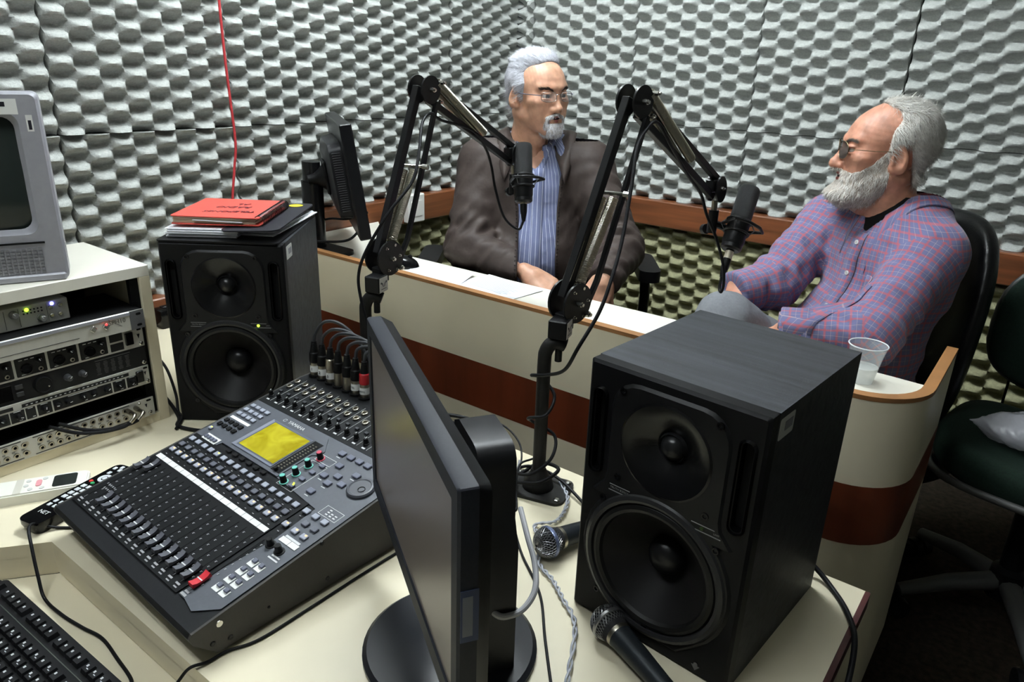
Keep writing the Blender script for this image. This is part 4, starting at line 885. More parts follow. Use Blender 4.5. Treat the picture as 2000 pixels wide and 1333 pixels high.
cable('desk_wire', 'thin black wire running down the desk between monitor and microphones', [(-.70, 1.02, .60), (-.705, .985, .60), (-.690, .955, .575), (-.665, .925, .553), (-.655, .90, .5525), (-.585, .83, .5525), (-.50, .765, .5525), (-.437, .69, .5525), (-.36, .60, .5525)], .0021)
gw = thing('twisted_wire', 'grey twisted pair wire winding past the microphone heads', 'cable', (-.5, .8, DESK))
tp = spline([(-.650, 1.045, .5575), (-.61, 1.01, .5575), (-.588, .965, .5575), (-.585, .93, .556), (-.605, .90, .556), (-.575, .87, .556), (-.54, .82, .556), (-.50, .80, .556), (-.465, .775, .556), (-.42, .74, .556), (-.378, .66, .556), (-.35, .60, .556)], 22)
for ph in (0, PI): MB().tube([Vector(p) - Vector((.5 * -1, .8, DESK)) * 1 + Vector((0, 0, 0)) + Vector((.0018 * math.cos(i * .42 + ph), .0018 * math.cos(i * .42 + ph), .0018 * math.sin(i * .42 + ph))) for i, p in enumerate([Vector(q) for q in tp])], .0018, 6).build('strand', M('grey_wire', (172, 174, 182), .45), gw, 60)
cable('white_flat_cable', 'pale grey cable hanging from the arm base down behind monitor', [(-.715, 1.0, .60), (-.705, .975, .57), (-.69, .945, .554), (-.675, .90, .554), (-.655, .86, .554), (-.62, .83, .554), (-.59, .79, .554)], .0032, MATS['grey_cable'])
cable('speaker_cable', 'black cable leaving the big loudspeaker over the red desk edge', [(-.235, 1.074, .60), (-.187, 1.083, .570), (-.15, 1.065, .5555), (-.115, 1.02, .5555), (-.091, .965, .550), (-.082, .90, .50), (-.085, .85, .40), (-.09, .84, .2), (-.088, .86, .006)], .0042)
cable('mixer_cable', 'thin black cable lying along the side of the mixer', [(-.745, .86, .5525), (-.735, .78, .5525), (-.74, .64, .5525), (-.742, .52, .5525), (-.745, .44, .5525), (-.76, .40, .5525), (-.762, .372, .5535), (-.768, .350, .556), (-.778, .335, .535), (-.795, .31, .497), (-.80, .27, .4915), (-.77, .18, .4915)], .0022)
cable('keyboard_cable', 'thin black keyboard cable looping from under the mixer to the shelf', [(-1.17, .445, .5525), (-1.195, .405, .5525), (-1.222, .377, .554), (-1.232, .352, .570), (-1.214, .336, .578), (-1.186, .326, .560), (-1.160, .318, .520), (-1.135, .313, .494), (-1.08, .315, .4915), (-1.03, .322, .4915), (-.985, .330, .4915), (-.93, .325, .4915), (-.875, .318, .4915), (-.862, .305, .4915)], .0026)
for k, (a, b) in enumerate((((-1.40, .745), (-1.43, .75)), )):
    cable('rack_cable', 'black cables lying between the rack and lit loudspeaker', [(-1.60, .735, .60), (-1.52, .738, .57), (-1.445, .722, .5545), (-1.41, .70, .5545), (-1.36, .715, .5545), (-1.30, .755, .5545), (-1.25, .80, .5545)], .004)
cable('rack_lead', 'second black lead curling behind the rack corner', [(-1.62, .76, .66), (-1.56, .765, .63), (-1.50, .75, .585), (-1.47, .735, .5555), (-1.44, .728, .5545), (-1.40, .69, .5545)], .0032)
# red wire on the left wall
cable('red_wire', 'red wire hanging down the foam wall behind loudspeaker', [(-2.062, 1.345, 2.05), (-2.062, 1.325, 1.60), (-2.058, 1.315, 1.45), (-2.058, 1.315, 1.30), (-2.060, 1.320, 1.18), (-2.058, 1.322, 1.05), (-2.06, 1.310, .97), (-2.058, 1.290, .86), (-2.06, 1.285, .70)], .0038, M('red_sheath', (176, 48, 52), .5))
# ------------------------------------------------------------------ wall boxes
ob = thing('outlet_box', 'white plastic outlet box fixed on the wooden wall rail', 'outlet', mat=wall_m(-2.0545, 2.02, .715, 1, 0, 0, 0, 1, 0))
MB().box((.045, .045, .016), (.09, .11, .032), .004).build('housing', m_white, ob); MB().prism(rrect(.015, .015, .075, .075, .006), .032, .034).build('cover', m_white, ob)
ad = thing('power_adapter', 'black plug-in power adapter on the lower wooden rail', 'power adapter', mat=wall_m(-2.0545, .985, .54, 1, 0, 0, 0, 1, 0))
MB().box((.04, .035, .027), (.07, .06, .054), .008, seg=2).build('body', m_blackg, ad); MB().box((.04, .045, .0545), (.022, .012, .0006)).build('label_plate', m_label, ad); MB().box((.04, .066, .02), (.03, .004, .02), .002).build('plug_face', m_black, ad)
MB().tube(spline([(.04, .012, .05), (.03, -.01, .06), (.02, -.03, .05), (.0, -.06, .03)], 6), .003, 8).build('lead', m_cable, ad)
# ------------------------------------------------------------------ dynamic hand microphones
m_ball = M('steel_mesh', (150, 150, 152), .32, .9)
def handmic(label, p, q, ring):
    p = Vector(p); q = Vector(q); d = (q - p).normalized()
    t = thing('hand_microphone', label, 'microphone', p, 0, 'hand microphones lying on the desk')
    m = d.to_track_quat('Z', 'Y').to_matrix().to_4x4()
    R = .0255
    def P(n_, mb, mm, s=35): return mb.build(n_, mm, t, s)
    P('inner_foam', MB().lathe([(0, -R * .93), (R * .6, -R * .72), (R * .9, -R * .25), (R * .92, .1 * R), (R * .75, R * .75), (R * .62, R * 1.0)], 24, 0, m), M('foam_dark', (34, 34, 36), .8))
    # woven wire ball
    mb = MB(); prof = lambda s: (R * math.sin(min(s, 1) * PI * .52) if s < 1 else R * (1 - .34 * (s - 1) / .75), -R * math.cos(min(s, 1) * PI * .5) if s < 1 else R * .82 * (s - 1) / .75)
    N = 30
    for k in range(N):
        for sg in (1, -1):
            pts = []
            for i in range(15):
                s_ = .06 + 1.69 * i / 14; r_, z_ = prof(s_); a = 2 * PI * k / N + sg * .9 * s_; pts.append(m @ Vector((r_ * math.cos(a), r_ * math.sin(a), z_)))
            mb.tube(pts, .00062, 3)
    P('wire_grille', mb, m_ball)
    P('belt', MB().lathe([(R * 1.0, -.0035), (R * 1.045, -.002), (R * 1.045, .002), (R * 1.0, .0035)], 32, 0, m, cap=False), M('blue_belt', (112, 122, 152), .35, .7) if ring else m_ball)
    P('collar', MB().lathe([(R * .62, R * .80), (R * .74, R * .80), (R * .74, R * .98), (R * .72, R * 1.05)], 28, 0, m, cap=False), m_nickel)
    P('handle', MB().lathe([(R * .72, R * 1.03), (.0178, R * 1.2), (.0165, .06), (.0135, .115), (.0122, .165), (.0118, .178), (0, .178)], 28, 0, m), M('handle_enamel', (34, 38, 42), .38, .3))
    mb = MB(); put_text(mb, 'BETA' if ring else '', .008, m @ T(0, -.0171, .045, rx=PI / 2, rz=.0) @ T(rz=PI / 2)) if ring else None
    if ring: P('lettering', mb, m_print)
    return t
handmic('silver ball microphone with blue belt lying with its handle behind the loudspeaker', (-.545, .852, .5765), (-.520, .93, .5705), True)
handmic('silver ball microphone lying at the foot of the big loudspeaker', (-.372, .752, .5765), (-.272, .708, .5715), False)
# ------------------------------------------------------------------ remote controls
ac = thing('air_conditioner_remote', 'long white remote control with dark display lying beside the mixer', 'remote control', mat=T(-1.360, .402, DESK, rz=math.radians(60)))
MB().prism(rrect(-.10, -.028, .085, .028, .010), 0, .018).prism(rrect(-.097, -.025, .082, .025, .009), .018, .0205).build('body', M('warm_white', (236, 234, 222), .35), ac)
MB().prism(rrect(.028, -.020, .066, .020, .005), .0205, .0212).build('display', M('lcd_dark', (34, 38, 36), .2), ac)
MB().prism(rrect(.001, -.009, .010, .012, .004), .0205, .0222).build('pink_button', M('pink', (222, 152, 158), .5), ac)
for x, y in ((-.012, .014), (.014, .016), (-.006, -.016), (.012, -.016), (-.014, -.002)): MB().lathe([(.0042, .0205), (.0040, .0216), (0, .0217)], 12, 0, T(x, y, 0)).build('button', M('pale_grey', (206, 206, 200), .5), ac)
MB().box((-.026, 0, .0206), (.012, .050, .0004)).build('cover_seam', M('seam_grey', (206, 202, 188), .6), ac)
tr = thing('tv_remote', 'black television remote with many white buttons half under the mixer edge', 'remote control', mat=T(-1.262, .412, DESK, rz=math.radians(104)))
mb = MB(); bo = rrect(-.072, -.024, .128, .024, .014, 5); b2 = rrect(-.067, -.020, .123, .020, .012, 5); n = len(bo)
mb.add([(p[0], p[1], 0) for p in b2] + [(p[0], p[1], .014) for p in bo] + [(p[0], p[1], .023) for p in bo], [[k * n + i, k * n + (i + 1) % n, (k + 1) * n + (i + 1) % n, (k + 1) * n + i] for k in range(2) for i in range(n)] + [[2 * n + i for i in range(n)], [i for i in range(n)][::-1]]); mb.build('body', m_blackg, tr)
m_rb = M('white_rubber', (206, 208, 212), .5)
for r_ in range(4):
    for c_ in range(3): MB().box((.008 + r_ * .0125, -.013 + c_ * .013, .0236), (.0092, .0088, .002), .0008).build('number_key', m_rb, tr)
for x, y, cc in ((.062, .015, (206, 54, 48)), (.058, .007, (52, 158, 96)), (.062, -.012, (222, 190, 40))): MB().lathe([(.0038, .023), (.0034, .0246), (0, .0248)], 12, 0, T(x, y, 0)).build('colour_key', M('key_%d' % cc[0], cc, .5), tr)
MB().lathe([(.0120, .023), (.0120, .0244), (.0065, .0244), (.0065, .023)], 24, 0, T(.078, .0, 0), cap=False).lathe([(.0045, .023), (.0043, .025), (0, .025)], 16, 0, T(.078, 0, 0)).build('direction_pad', m_rb, tr)
for x, y in ((.096, .010), (.100, -.010), (.110, .0), (.112, .014), (.118, -.012), (.119, .004), (-.008, -.013), (-.008, 0), (-.008, .013), (-.020, .013), (-.020, 0)): MB().box((x, y, .0236), (.0085, .0065, .002), .0008).build('key', m_rb, tr)
mb = MB(); put_text(mb, 'NET', .012, T(-.040, .0, .0232, rz=-PI / 2)); mb.build('lettering', m_print, tr)
# ------------------------------------------------------------------ keyboard
kb = thing('keyboard', 'black keyboard with blue lamp lying on the sunken shelf', 'keyboard', mat=Matrix.Translation((-.8455, .3055, .4885)) @ T(rz=math.radians(2.0)) @ T(rx=math.radians(4)))
# local: x to the right along the back edge (negative values to the left), y toward the back
MB().prism(rrect(-.372, -.165, .085, 0, .008), .002, .016).prism(rrect(-.366, -.160, .080, -.004, .006), .016, .021).build('case', M('kb_case', (20, 20, 22), .4), kb)
MB().prism(rrect(-.372, -.165, .085, -.150, .006), 0, .004).build('front_foot', m_black, kb)
m_key = M('key_black', (24, 24, 26), .42); m_leg = M('legend', (190, 190, 195), .5)
kproto = {}
def key(x, y, wx, legend=1):
    k = (round(wx, 4), legend)
    if k not in kproto:
        V = [(-wx / 2, -.0085, 0), (wx / 2, -.0085, 0), (wx / 2, .0085, 0), (-wx / 2, .0085, 0), (-wx / 2 + .0018, -.0062, .0075), (wx / 2 - .0018, -.0062, .0075), (wx / 2 - .0018, .0070, .0075), (-wx / 2 + .0018, .0070, .0075)]
        mb = MB().add(V, [[4, 5, 6, 7], [0, 1, 5, 4], [1, 2, 6, 5], [2, 3, 7, 6], [3, 0, 4, 7]]); mb.box((-wx * .18, .0015, .0077), (.0032, .0036, .0003), mi=1); 
        if legend > 1: mb.box((wx * .1, -.002, .0077), (.004, .0012, .0003), mi=1)
        o = mb.build('key', [m_key, m_leg], kb, 25); o.matrix_local = T(x, y, .0208); kproto[k] = o; return o
    return inst(kproto[k], kb, T(x, y, .0208))
px_ = .0185
for k, x in enumerate([-.352] + [-.318 + i * px_ for i in range(4)] + [-.235 + i * px_ for i in range(4)] + [-.152 + i * px_ for i in range(4)] + [-.072 + i * px_ for i in range(3)]): key(x, -.018, .0165, 1 if k < 13 else 2)
for r_ in range(5):
    x = -.354 + (.0, .009, .0135, .0225, .0)[r_]; y = -.050 - r_ * .0195; k = 0
    while x < -.088:
        wx = .0165 if not (r_ == 4 and 4 == k) else .10
        if r_ == 4 and k == 4: key(x + .045, y, .10, 1); x += .104
        else: key(x, y, wx, 1 + (r_ + k) % 2); x += px_
        k += 1
    for i in range(3):
        if r_ != 2: key(-.068 + i * px_, y, .0165, 2)
    for i in range(4): key(.004 + i * px_, y, .0165, 2)
for x in (-.337, -.248): pass
MB().box((-.145, -.0335, .0212), (.44, .0012, .0006)).build('divider_line', M('line_green', (58, 64, 58), .5), kb)
MB().lathe([(.0026, .021), (.002, .0225), (0, .023)], 10, 0, T(.015, -.018, 0)).build('blue_lamp', MATS['blue_led'], kb)
# ------------------------------------------------------------------ counter top things
def curl(name, label, w_, d_, x, y, rz, amp, seed):
    rnd = random.Random(seed); NU = 10; V = []; F = []
    for i in range(NU + 1):
        for j in range(NU + 1):
            a, b = i / NU, j / NU; V.append(((a - .5) * w_, (b - .5) * d_, .0012 + amp * (a ** 3) * b ** 2 + .0006 * (1 + math.sin(7 * a + seed) * math.cos(5 * b))))
    nV = len(V); V += [(p[0], p[1], p[2] - .0006) for p in V]
    for i in range(NU):
        for j in range(NU):
            q = [i * (NU + 1) + j, (i + 1) * (NU + 1) + j, (i + 1) * (NU + 1) + j + 1, i * (NU + 1) + j + 1]; F += [q, [nV + k for k in q][::-1]]
    mb = MB().add(V, F)
    t = thing(name, label, 'paper', (x, y, TT), rz); mb.build('sheet', m_paper, t, 60)
    return t
pA = curl('paper_sheet', 'curled white paper sheet behind the mouse on counter', .20, .13, -1.385, 1.478, .25, .012, 2)
pB = curl('paper_sheet', 'printed white paper sheet lying before the man in brown jacket', .21, .14, -1.19, 1.525, -.12, .001, 5)
mb = MB(); rnd = random.Random(3)
for k in range(11): mb.box((-.01 + rnd.uniform(-.01, .01), .052 - k * .0095, .0042), (.15 + rnd.uniform(-.03, .02), .0018, .0002))
mb.build('printed_lines', M('faint_print', (176, 178, 190), .7), pB)
ms = thing('computer_mouse', 'glossy black computer mouse on the counter top', 'mouse', (-1.535, 1.492, TT), math.radians(35))
V = []; F = []; NA, NZ = 24, 8
for j in range(NZ + 1):
    ph = PI / 2 * j / NZ
    for i in range(NA):
        a = 2 * PI * i / NA; V.append((.058 * math.cos(a) * math.cos(ph) ** .7, .034 * math.sin(a) * math.cos(ph) ** .7 * (1 - .1 * math.cos(a)), .036 * math.sin(ph) * (1 - .18 * math.cos(a) * math.cos(ph))))
F = [[j * NA + i, j * NA + (i + 1) % NA, (j + 1) * NA + (i + 1) % NA, (j + 1) * NA + i] for j in range(NZ) for i in range(NA)] + [[i for i in range(NA)][::-1]]
MB().add(V, F).build('shell', m_blackg, ms, 60); MB().cyl((.03, -.004, .030), (.03, .004, .030), .007, n=14).build('wheel', m_black, ms); MB().tube([(.0 + .052 * math.cos(a), 0, .0362 * math.sin(a) * (1 - .18 * math.cos(a) ** 1) + .0004) for a in [PI * .1 + PI * .4 * k / 10 for k in range(11)]], .0007, 5).build('button_seam', m_dark, ms)
# plastic cup with water
cup = thing('plastic_cup', 'ribbed clear plastic cup half full of water at counter end', 'cup', (-.248, 1.518, TT))
m_cup = M('clear_plastic', (240, 244, 246), .12, alpha=.24, spec=.8)
pr_ = [(.0215, .0006), (.0222, .004)]
for k in range(13): pr_ += [(.0226 + k * .00075, .006 + k * .0045), (.0231 + k * .00075, .008 + k * .0045)]
pr_ += [(.0338, .068), (.0355, .0775), (.0372, .079), (.0368, .081), (.0352, .0800)]
MB().lathe(pr_, 40, 0, cap=False).lathe([(.0215, .0006), (0, .0010)], 40, 0, cap=False).build('wall', m_cup, cup, 50)
MB().tube([(.0363 * math.cos(a), .0363 * math.sin(a), .0800) for a in [2 * PI * k / 40 for k in range(40)]], .0014, 8, closed=True).build('rim', M('cup_rim', (236, 240, 244), .15, alpha=.75), cup, 60)
MB().lathe([(.0212, .0014), (.0268, .034), (.0262, .0345), (0, .0342)], 36).build('water', M('water', (226, 230, 228), .04, alpha=.45, spec=.6), cup, 60)
# ------------------------------------------------------------------ implicit surface tools for people and soft things
def smin(a, b, k):
    h = np.clip(.5 + .5 * (b - a) / k, 0, 1); return b * (1 - h) + a * h - k * h * (1 - h)
def smax(a, b, k): return -smin(-a, -b, k)
def ell(P, c, r, R=None):
    q = P - np.array(c)
    if R is not None: q = q @ R
    r = np.array(r); k0 = np.linalg.norm(q / r, axis=1); k1 = np.linalg.norm(q / (r * r), axis=1) + 1e-9
    return k0 * (k0 - 1) / k1
def rc(P, a, b, r1, r2):
    a = np.array(a, float); b = np.array(b, float); d = b - a; t = np.clip((P - a) @ d / (d @ d), 0, 1)
    return np.linalg.norm(P - a - t[:, None] * d, axis=1) - (r1 + (r2 - r1) * t)
def nets(f, lo, hi, h, proj=2):
    lo = np.array(lo, float); hi = np.array(hi, float); n = np.ceil((hi - lo) / h).astype(int) + 1
    ax = [lo[i] + h * np.arange(n[i]) for i in range(3)]
    G = np.empty(n, np.float32)
    for i0 in range(0, n[0], 16):
        X, Y, Z = np.meshgrid(ax[0][i0:i0 + 16], ax[1], ax[2], indexing='ij')
        G[i0:i0 + 16] = f(np.stack([X.ravel(), Y.ravel(), Z.ravel()], 1)).reshape(X.shape)
    I = G < 0; nx, ny, nz = n
    off = np.array([(a, b, c) for a in (0, 1) for b in (0, 1) for c in (0, 1)])
    cnt = sum(I[o[0]:nx - 1 + o[0], o[1]:ny - 1 + o[1], o[2]:nz - 1 + o[2]].astype(np.int8) for o in off)
    cells = np.argwhere((cnt > 0) & (cnt < 8)); ids = -np.ones((nx - 1, ny - 1, nz - 1), np.int64); ids[tuple(cells.T)] = np.arange(len(cells))
    val = np.stack([G[cells[:, 0] + o[0], cells[:, 1] + o[1], cells[:, 2] + o[2]] for o in off], 1)
    acc = np.zeros((len(cells), 3)); num = np.zeros(len(cells))
    for a in range(8):
        for b in range(a + 1, 8):
            if np.abs(off[a] - off[b]).sum() == 1:
                m = (val[:, a] < 0) != (val[:, b] < 0); t = val[:, a] / (val[:, a] - val[:, b] + 1e-12)
                p = off[a] + (off[b] - off[a]) * t[:, None]; acc[m] += p[m]; num[m] += 1
    V = lo + h * (cells + acc / num[:, None])
    Fs = []
    for k in range(3):
        u, v = (k + 1) % 3, (k + 2) % 3
        s0 = [slice(1, -1)] * 3; s0[k] = slice(0, -1); s1 = list(s0); s1[k] = slice(1, None)
        A, B = I[tuple(s0)], I[tuple(s1)]; E = np.argwhere(A != B)
        if not len(E): continue
        base = E.copy(); base[:, u] += 1; base[:, v] += 1
        def cell(du, dv):
            q = base.copy(); q[:, u] -= du; q[:, v] -= dv; return ids[q[:, 0], q[:, 1], q[:, 2]]
        Q = np.stack([cell(1, 1), cell(0, 1), cell(0, 0), cell(1, 0)], 1); fl = A[tuple(E.T)]
        Q[~fl] = Q[~fl][:, ::-1]; Fs.append(Q)
    F = np.concatenate(Fs)
    for _ in range(proj):
        e = h * .25; d = f(V); g = np.stack([f(V + np.eye(3)[i] * e) - d for i in range(3)], 1) / e
        gn = (g * g).sum(1, keepdims=True); V = V - np.clip(d[:, None] * g / np.maximum(gn, .2), -h * .6, h * .6)
    return V, F
def npmesh(name, V, F, mats, parent, loc=None, uv=None, mi=None):
    me = bpy.data.meshes.new(name); V = np.asarray(V, np.float32); F = np.asarray(F)
    me.vertices.add(len(V)); me.vertices.foreach_set('co', V.ravel()); k = F.shape[1]
    me.loops.add(F.size); me.loops.foreach_set('vertex_index', F.ravel().astype(np.int32))
    me.polygons.add(len(F)); me.polygons.foreach_set('loop_start', np.arange(0, F.size, k, dtype=np.int32))
    for m in (mats if isinstance(mats, (list, tuple)) else [mats]): me.materials.append(m)
    if mi is not None: me.polygons.foreach_set('material_index', np.asarray(mi, np.int32))
    me.polygons.foreach_set('use_smooth', np.ones(len(F), bool)); me.update(calc_edges=True)
    if uv is not None:
        l = me.uv_layers.new(name='cloth'); l.data.foreach_set('uv', np.asarray(uv, np.float32).ravel())
    me.validate(); o = bpy.data.objects.new(name, me); link(o, parent)
    if loc is not None: o.location = loc
    return o
def frame(fw, up=(0, 0, 1)):
    f = np.array(fw, float); f /= np.linalg.norm(f); u = np.array(up, float); r = np.cross(f, u); r /= np.linalg.norm(r); u = np.cross(r, f)
    return np.stack([r, f, u], 1)          # columns: right, forward, up
def waves(P, seed, n, kmin, kmax, axis=None, tight=.35):
    rnd = np.random.RandomState(seed); s = np.zeros(len(P))
    for i in range(n):
        d = rnd.normal(size=3)
        if axis is not None: d = np.array(axis) + tight * d
        d /= np.linalg.norm(d); k = 2 * PI / rnd.uniform(kmin, kmax); s += np.sin(P @ d * k + rnd.uniform(0, 6.28) + 1.2 * np.sin(P @ rnd.normal(size=3) * 11))
    return s / n
def seg_uv(P, a, b, ref, r):
    """cloth coordinates round a limb: angle*r and length along it"""
    a = np.array(a, float); d = np.array(b, float) - a; L = np.linalg.norm(d); d /= L; q = P - a; v = q @ d
    x = np.array(ref, float); x = x - d * (x @ d); x /= np.linalg.norm(x); y = np.cross(d, x)
    return np.arctan2(q @ y, q @ x), v, r
def cloth_uv(V, F, segs):
    """segs: list of (distance function, a, b, seam-opposite direction, radius)"""
    cen = V[F].mean(1); which = np.argmin(np.stack([s[0](cen) for s in segs], 1), 1); out = np.zeros((len(F), F.shape[1], 2))
    for i, s in enumerate(segs):
        m = which == i
        if not m.any(): continue
        ac, _, r = seg_uv(cen[m], *s[1:5]); av, vv, _ = seg_uv(V[F[m]].reshape(-1, 3), *s[1:5])
        av = av.reshape(-1, F.shape[1]); vv = vv.reshape(-1, F.shape[1]); av = av - 2 * PI * np.round((av - ac[:, None]) / (2 * PI))
        out[m, :, 0] = av * r + i * .013; out[m, :, 1] = vv
    return out
def strands(V, Nrm, D, L, wid, lift, rnd, curve=.3, seg=3):
    """thin tapered blades of hair from roots V along directions D"""
    n = len(V); D = D - Nrm * (D * Nrm).sum(1, keepdims=True) * (1 - lift[:, None]); D /= np.linalg.norm(D, axis=1, keepdims=True) + 1e-9
    D = D + Nrm * lift[:, None]; D /= np.linalg.norm(D, axis=1, keepdims=True)
    S = np.cross(D, Nrm); S /= np.linalg.norm(S, axis=1, keepdims=True) + 1e-9
    rows = []
    for k in range(seg + 1):
        t = k / seg; c = V + D * (L[:, None] * t) - Nrm * (L[:, None] * curve * t * t * .5); w = wid * (1 - .85 * t) * .5
        rows += [c - S * w[:, None], c + S * w[:, None]]
    VV = np.stack(rows, 1).reshape(-1, 3); FF = []
    base = np.arange(n) * (2 * (seg + 1))
    for k in range(seg): FF.append(np.stack([base + 2 * k, base + 2 * k + 1, base + 2 * k + 3, base + 2 * k + 2], 1))
    return VV, np.concatenate(FF)
def vnormals(V, F):
    n = np.cross(V[F[:, 2]] - V[F[:, 0]], V[F[:, 3]] - V[F[:, 1]]); N = np.zeros_like(V)
    for k in range(4): np.add.at(N, F[:, k], n)
    return N / (np.linalg.norm(N, axis=1, keepdims=True) + 1e-12)
# ------------------------------------------------------------------ heads (local: x = own right, y = forward, z = up, origin between the eyes and ears)
def head_field(kind, ears=True):
    def f(P):
        Q = P.copy(); Q[:, 0] = np.abs(Q[:, 0])                       # symmetric
        d = ell(P, (0, -.016, .031), (.0755, .096 if kind == 1 else .092, .085))
        d = smin(d, ell(P, (0, .034, .018), (.062, .060, .062)), .03)
        d = smin(d, ell(P, (0, .036, -.038), (.058, .056, .070)), .03)
        d = smin(d, rc(Q, (.055, -.012, -.058), (.020, .070, -.098), .020, .017), .03)    # jaw line
        d = smin(d, ell(P, (0, .080, -.104), (.022, .016, .017)), .022)
        d = smin(d, ell(Q, (.046, .058, -.022), (.022, .024, .017)), .022)                # cheek bone
        d = smin(d, ell(Q, (.036, .062, -.055), (.024, .022, .024)), .02)                 # cheek
        d = smin(d, rc(Q, (.008, .089, .021), (.046, .070, .023), .010, .008), .014)      # brow
        d = smax(d, -ell(Q, (.0325, .100, -.001), (.021, .018, .0125)), .012)               # eye socket
        nl = .001 if kind == 1 else .007
        d = smin(d, rc(P, (0, .087, .008), (0, .1020 + nl, -.035), .0085, .0105 + nl * .3), .010)         # nose
        d = smin(d, ell(P, (0, .1045 + nl, -.040), (.0125 + nl * .2, .0115 + nl * .2, .0105)), .008)
        d = smin(d, ell(Q, (.0125, .0945 + nl * .6, -.042), (.0080, .0105, .0080)), .006)
        d = smax(d, -ell(Q, (.0075, .1000 + nl, -.0505), (.0042, .0050, .0040)), .003)          # nostril
        d = smin(d, ell(P, (0, .0835, -.070), (.031, .0135, .020)), .016)                    # muzzle
        d = smax(d, -rc(Q, (.0, .0995, .0), (.001, .0995, .001), .0001, .0001), .001)
        d = smin(d, ell(Q, (.0305, .0805, .0060), (.0170, .0140, .0052)), .004)             # upper lid
        d = smin(d, ell(Q, (.0305, .0800, -.0098), (.0165, .0128, .0042)), .004)            # lower lid
        d = smax(d, -rc(Q, (.020, .089, -.0655 if kind == 1 else -.066), (0, .098, -.066), .0022, .0034 if kind == 1 else .005), .003)   # open mouth
        # ear
        ex, ey, ez = .0785, -.014, -.014; es = 1.0 if kind == 1 else 1.12
        R = np.array([[math.cos(.42), -math.sin(.42), 0], [math.sin(.42), math.cos(.42), 0], [0, 0, 1]])
        T2 = np.array([[1, 0, 0], [0, math.cos(.22), math.sin(.22)], [0, -math.sin(.22), math.cos(.22)]])
        RE = R @ T2
        q = ell(Q, (ex, ey, ez), (.0075, .0185 * es, .0320 * es), RE)
        q = smax(q, -ell(Q, (ex + .0085, ey + .002, ez + .004), (.0072, .0118 * es, .0210 * es), RE), .003)
        q = smin(q, ell(Q, (ex - .003, ey + .010, ez - .022), (.006, .008, .010), RE), .006)
        q = smin(q, rc(Q, (ex + .0015, ey + .012, ez - .012), (ex, ey + .013, ez + .004), .0042, .0035), .004)
        if ears: d = smin(d, q, .008)
        nk = rc(P, (0, -.022, -.070), (0, -.050, -.215), .055, .064)
        d = smin(d, nk, .03)
        d = smin(d, rc(Q, (.050, -.035, -.055), (.016, .010, -.190), .012, .011), .02)
        d = smin(d, ell(P, (0, .022, -.140), (.014, .012, .014)), .02)
        if kind == 2: d = smin(d, ell(P, (0, .035, -.120), (.045, .035, .035)), .03)      # fuller throat
        d = d + .0007 * waves(P, 3 + kind, 7, .010, .03)
        return d
    return f
def hair_region(P, kind):
    y, z, x = P[:, 1], P[:, 2], np.abs(P[:, 0])
    if kind == 1:
        yf = np.interp(z, [-.06, -.03, .0, .02, .045, .065, .085, .105, .125], [.004, .008, .020, .026, .030, .034, .048, .066, .085]) - .8 * np.maximum(x - .035, 0) * np.clip((z - .03) / .05, 0, 1)
    else:
        yf = np.interp(z, [-.06, -.03, .0, .045, .075, .095, .110, .125], [.004, .012, .012, .008, -.002, .006, .030, .050]) + -.5 * np.maximum(x - .035, 0) * np.clip((z - .05) / .06, 0, 1)
    zb = np.interp(y, [-.12, -.062, -.050, -.036, -.004, .003, .012], [-.085, -.075, -.025, .020, .020, .0, -.022])
    return np.maximum(y - yf, zb - z)
def hair_field(kind):
    hb = head_field(kind, False)
    def f(P):
        reg = hair_region(P, kind); z, y = P[:, 2], P[:, 1]; tp = np.clip(-reg / .030, 0, 1) ** .55
        if kind == 1: th = .009 + .003 * np.clip((z - .06) / .05, 0, 1) * np.clip((y + .05) / .08, 0, 1)
        else: th = .010 - .005 * np.clip((z - .085) / .04, 0, 1)
        d = hb(P) - th * tp + .0016 * waves(P * [1, .35, 1], 20 + kind, 9, .008, .022)
        return smax(d, reg, .003)
    return f
def beard_field(kind, hf_):
    hf = head_field(kind, False)
    def f(P):
        y, z, x = P[:, 1], P[:, 2], np.abs(P[:, 0]); base = hf(P)
        if kind == 2:
            grow = .005 + .010 * np.clip((-.050 - z) / .05, 0, 1) + .012 * np.clip((y - .045) / .04, 0, 1) * np.clip((-.080 - z) / .03, 0, 1)
            top = np.interp(y, [-.02, .0, .02, .04, .06, .080, .10], [.014, .010, -.010, -.032, -.047, -.053, -.047]); low = np.interp(y, [-.01, .02, .08, .11], [-.085, -.130, -.152, -.152])
            reg = np.maximum(np.maximum(z - top, low - z), -.002 - y)
            mouth = ell(P, (0, .104, -.0685), (.019, .024, .0085))
            reg = np.maximum(reg, -mouth)
        else:
            grow = .004 + .007 * np.clip((-.080 - z) / .03, 0, 1)
            chin = np.maximum(np.maximum(z + .080, -.128 - z), x - np.interp(z, [-.125, -.10, -.08], [.022, .031, .024]))
            mous = np.maximum(np.maximum(np.abs(z + .0555 + x * .34) - .0065, x - .034), .06 - y); side_ = np.maximum(np.abs(x - .030) - .0055, np.maximum(z + .062, -.10 - z))
            reg = np.minimum(np.minimum(chin, mous), side_); reg = np.maximum(reg, .045 - y)
        tp = np.clip(-reg / (.034 if kind == 2 else .007), 0, 1) ** (.9 if kind == 2 else .6)
        return smax(base - grow * tp + .0012 * waves(P, 31 + kind, 8, .006, .016), reg, .002)
    return f
m_skin1 = M('skin_tan', (190, 144, 118), .44, noise=(55, .14), bump=(700, .25, .0006), sss=.12, spec=.4)
m_skin2 = M('skin_ruddy', (188, 134, 110), .46, noise=(45, .2), bump=(600, .3, .0007), sss=.12, spec=.4)
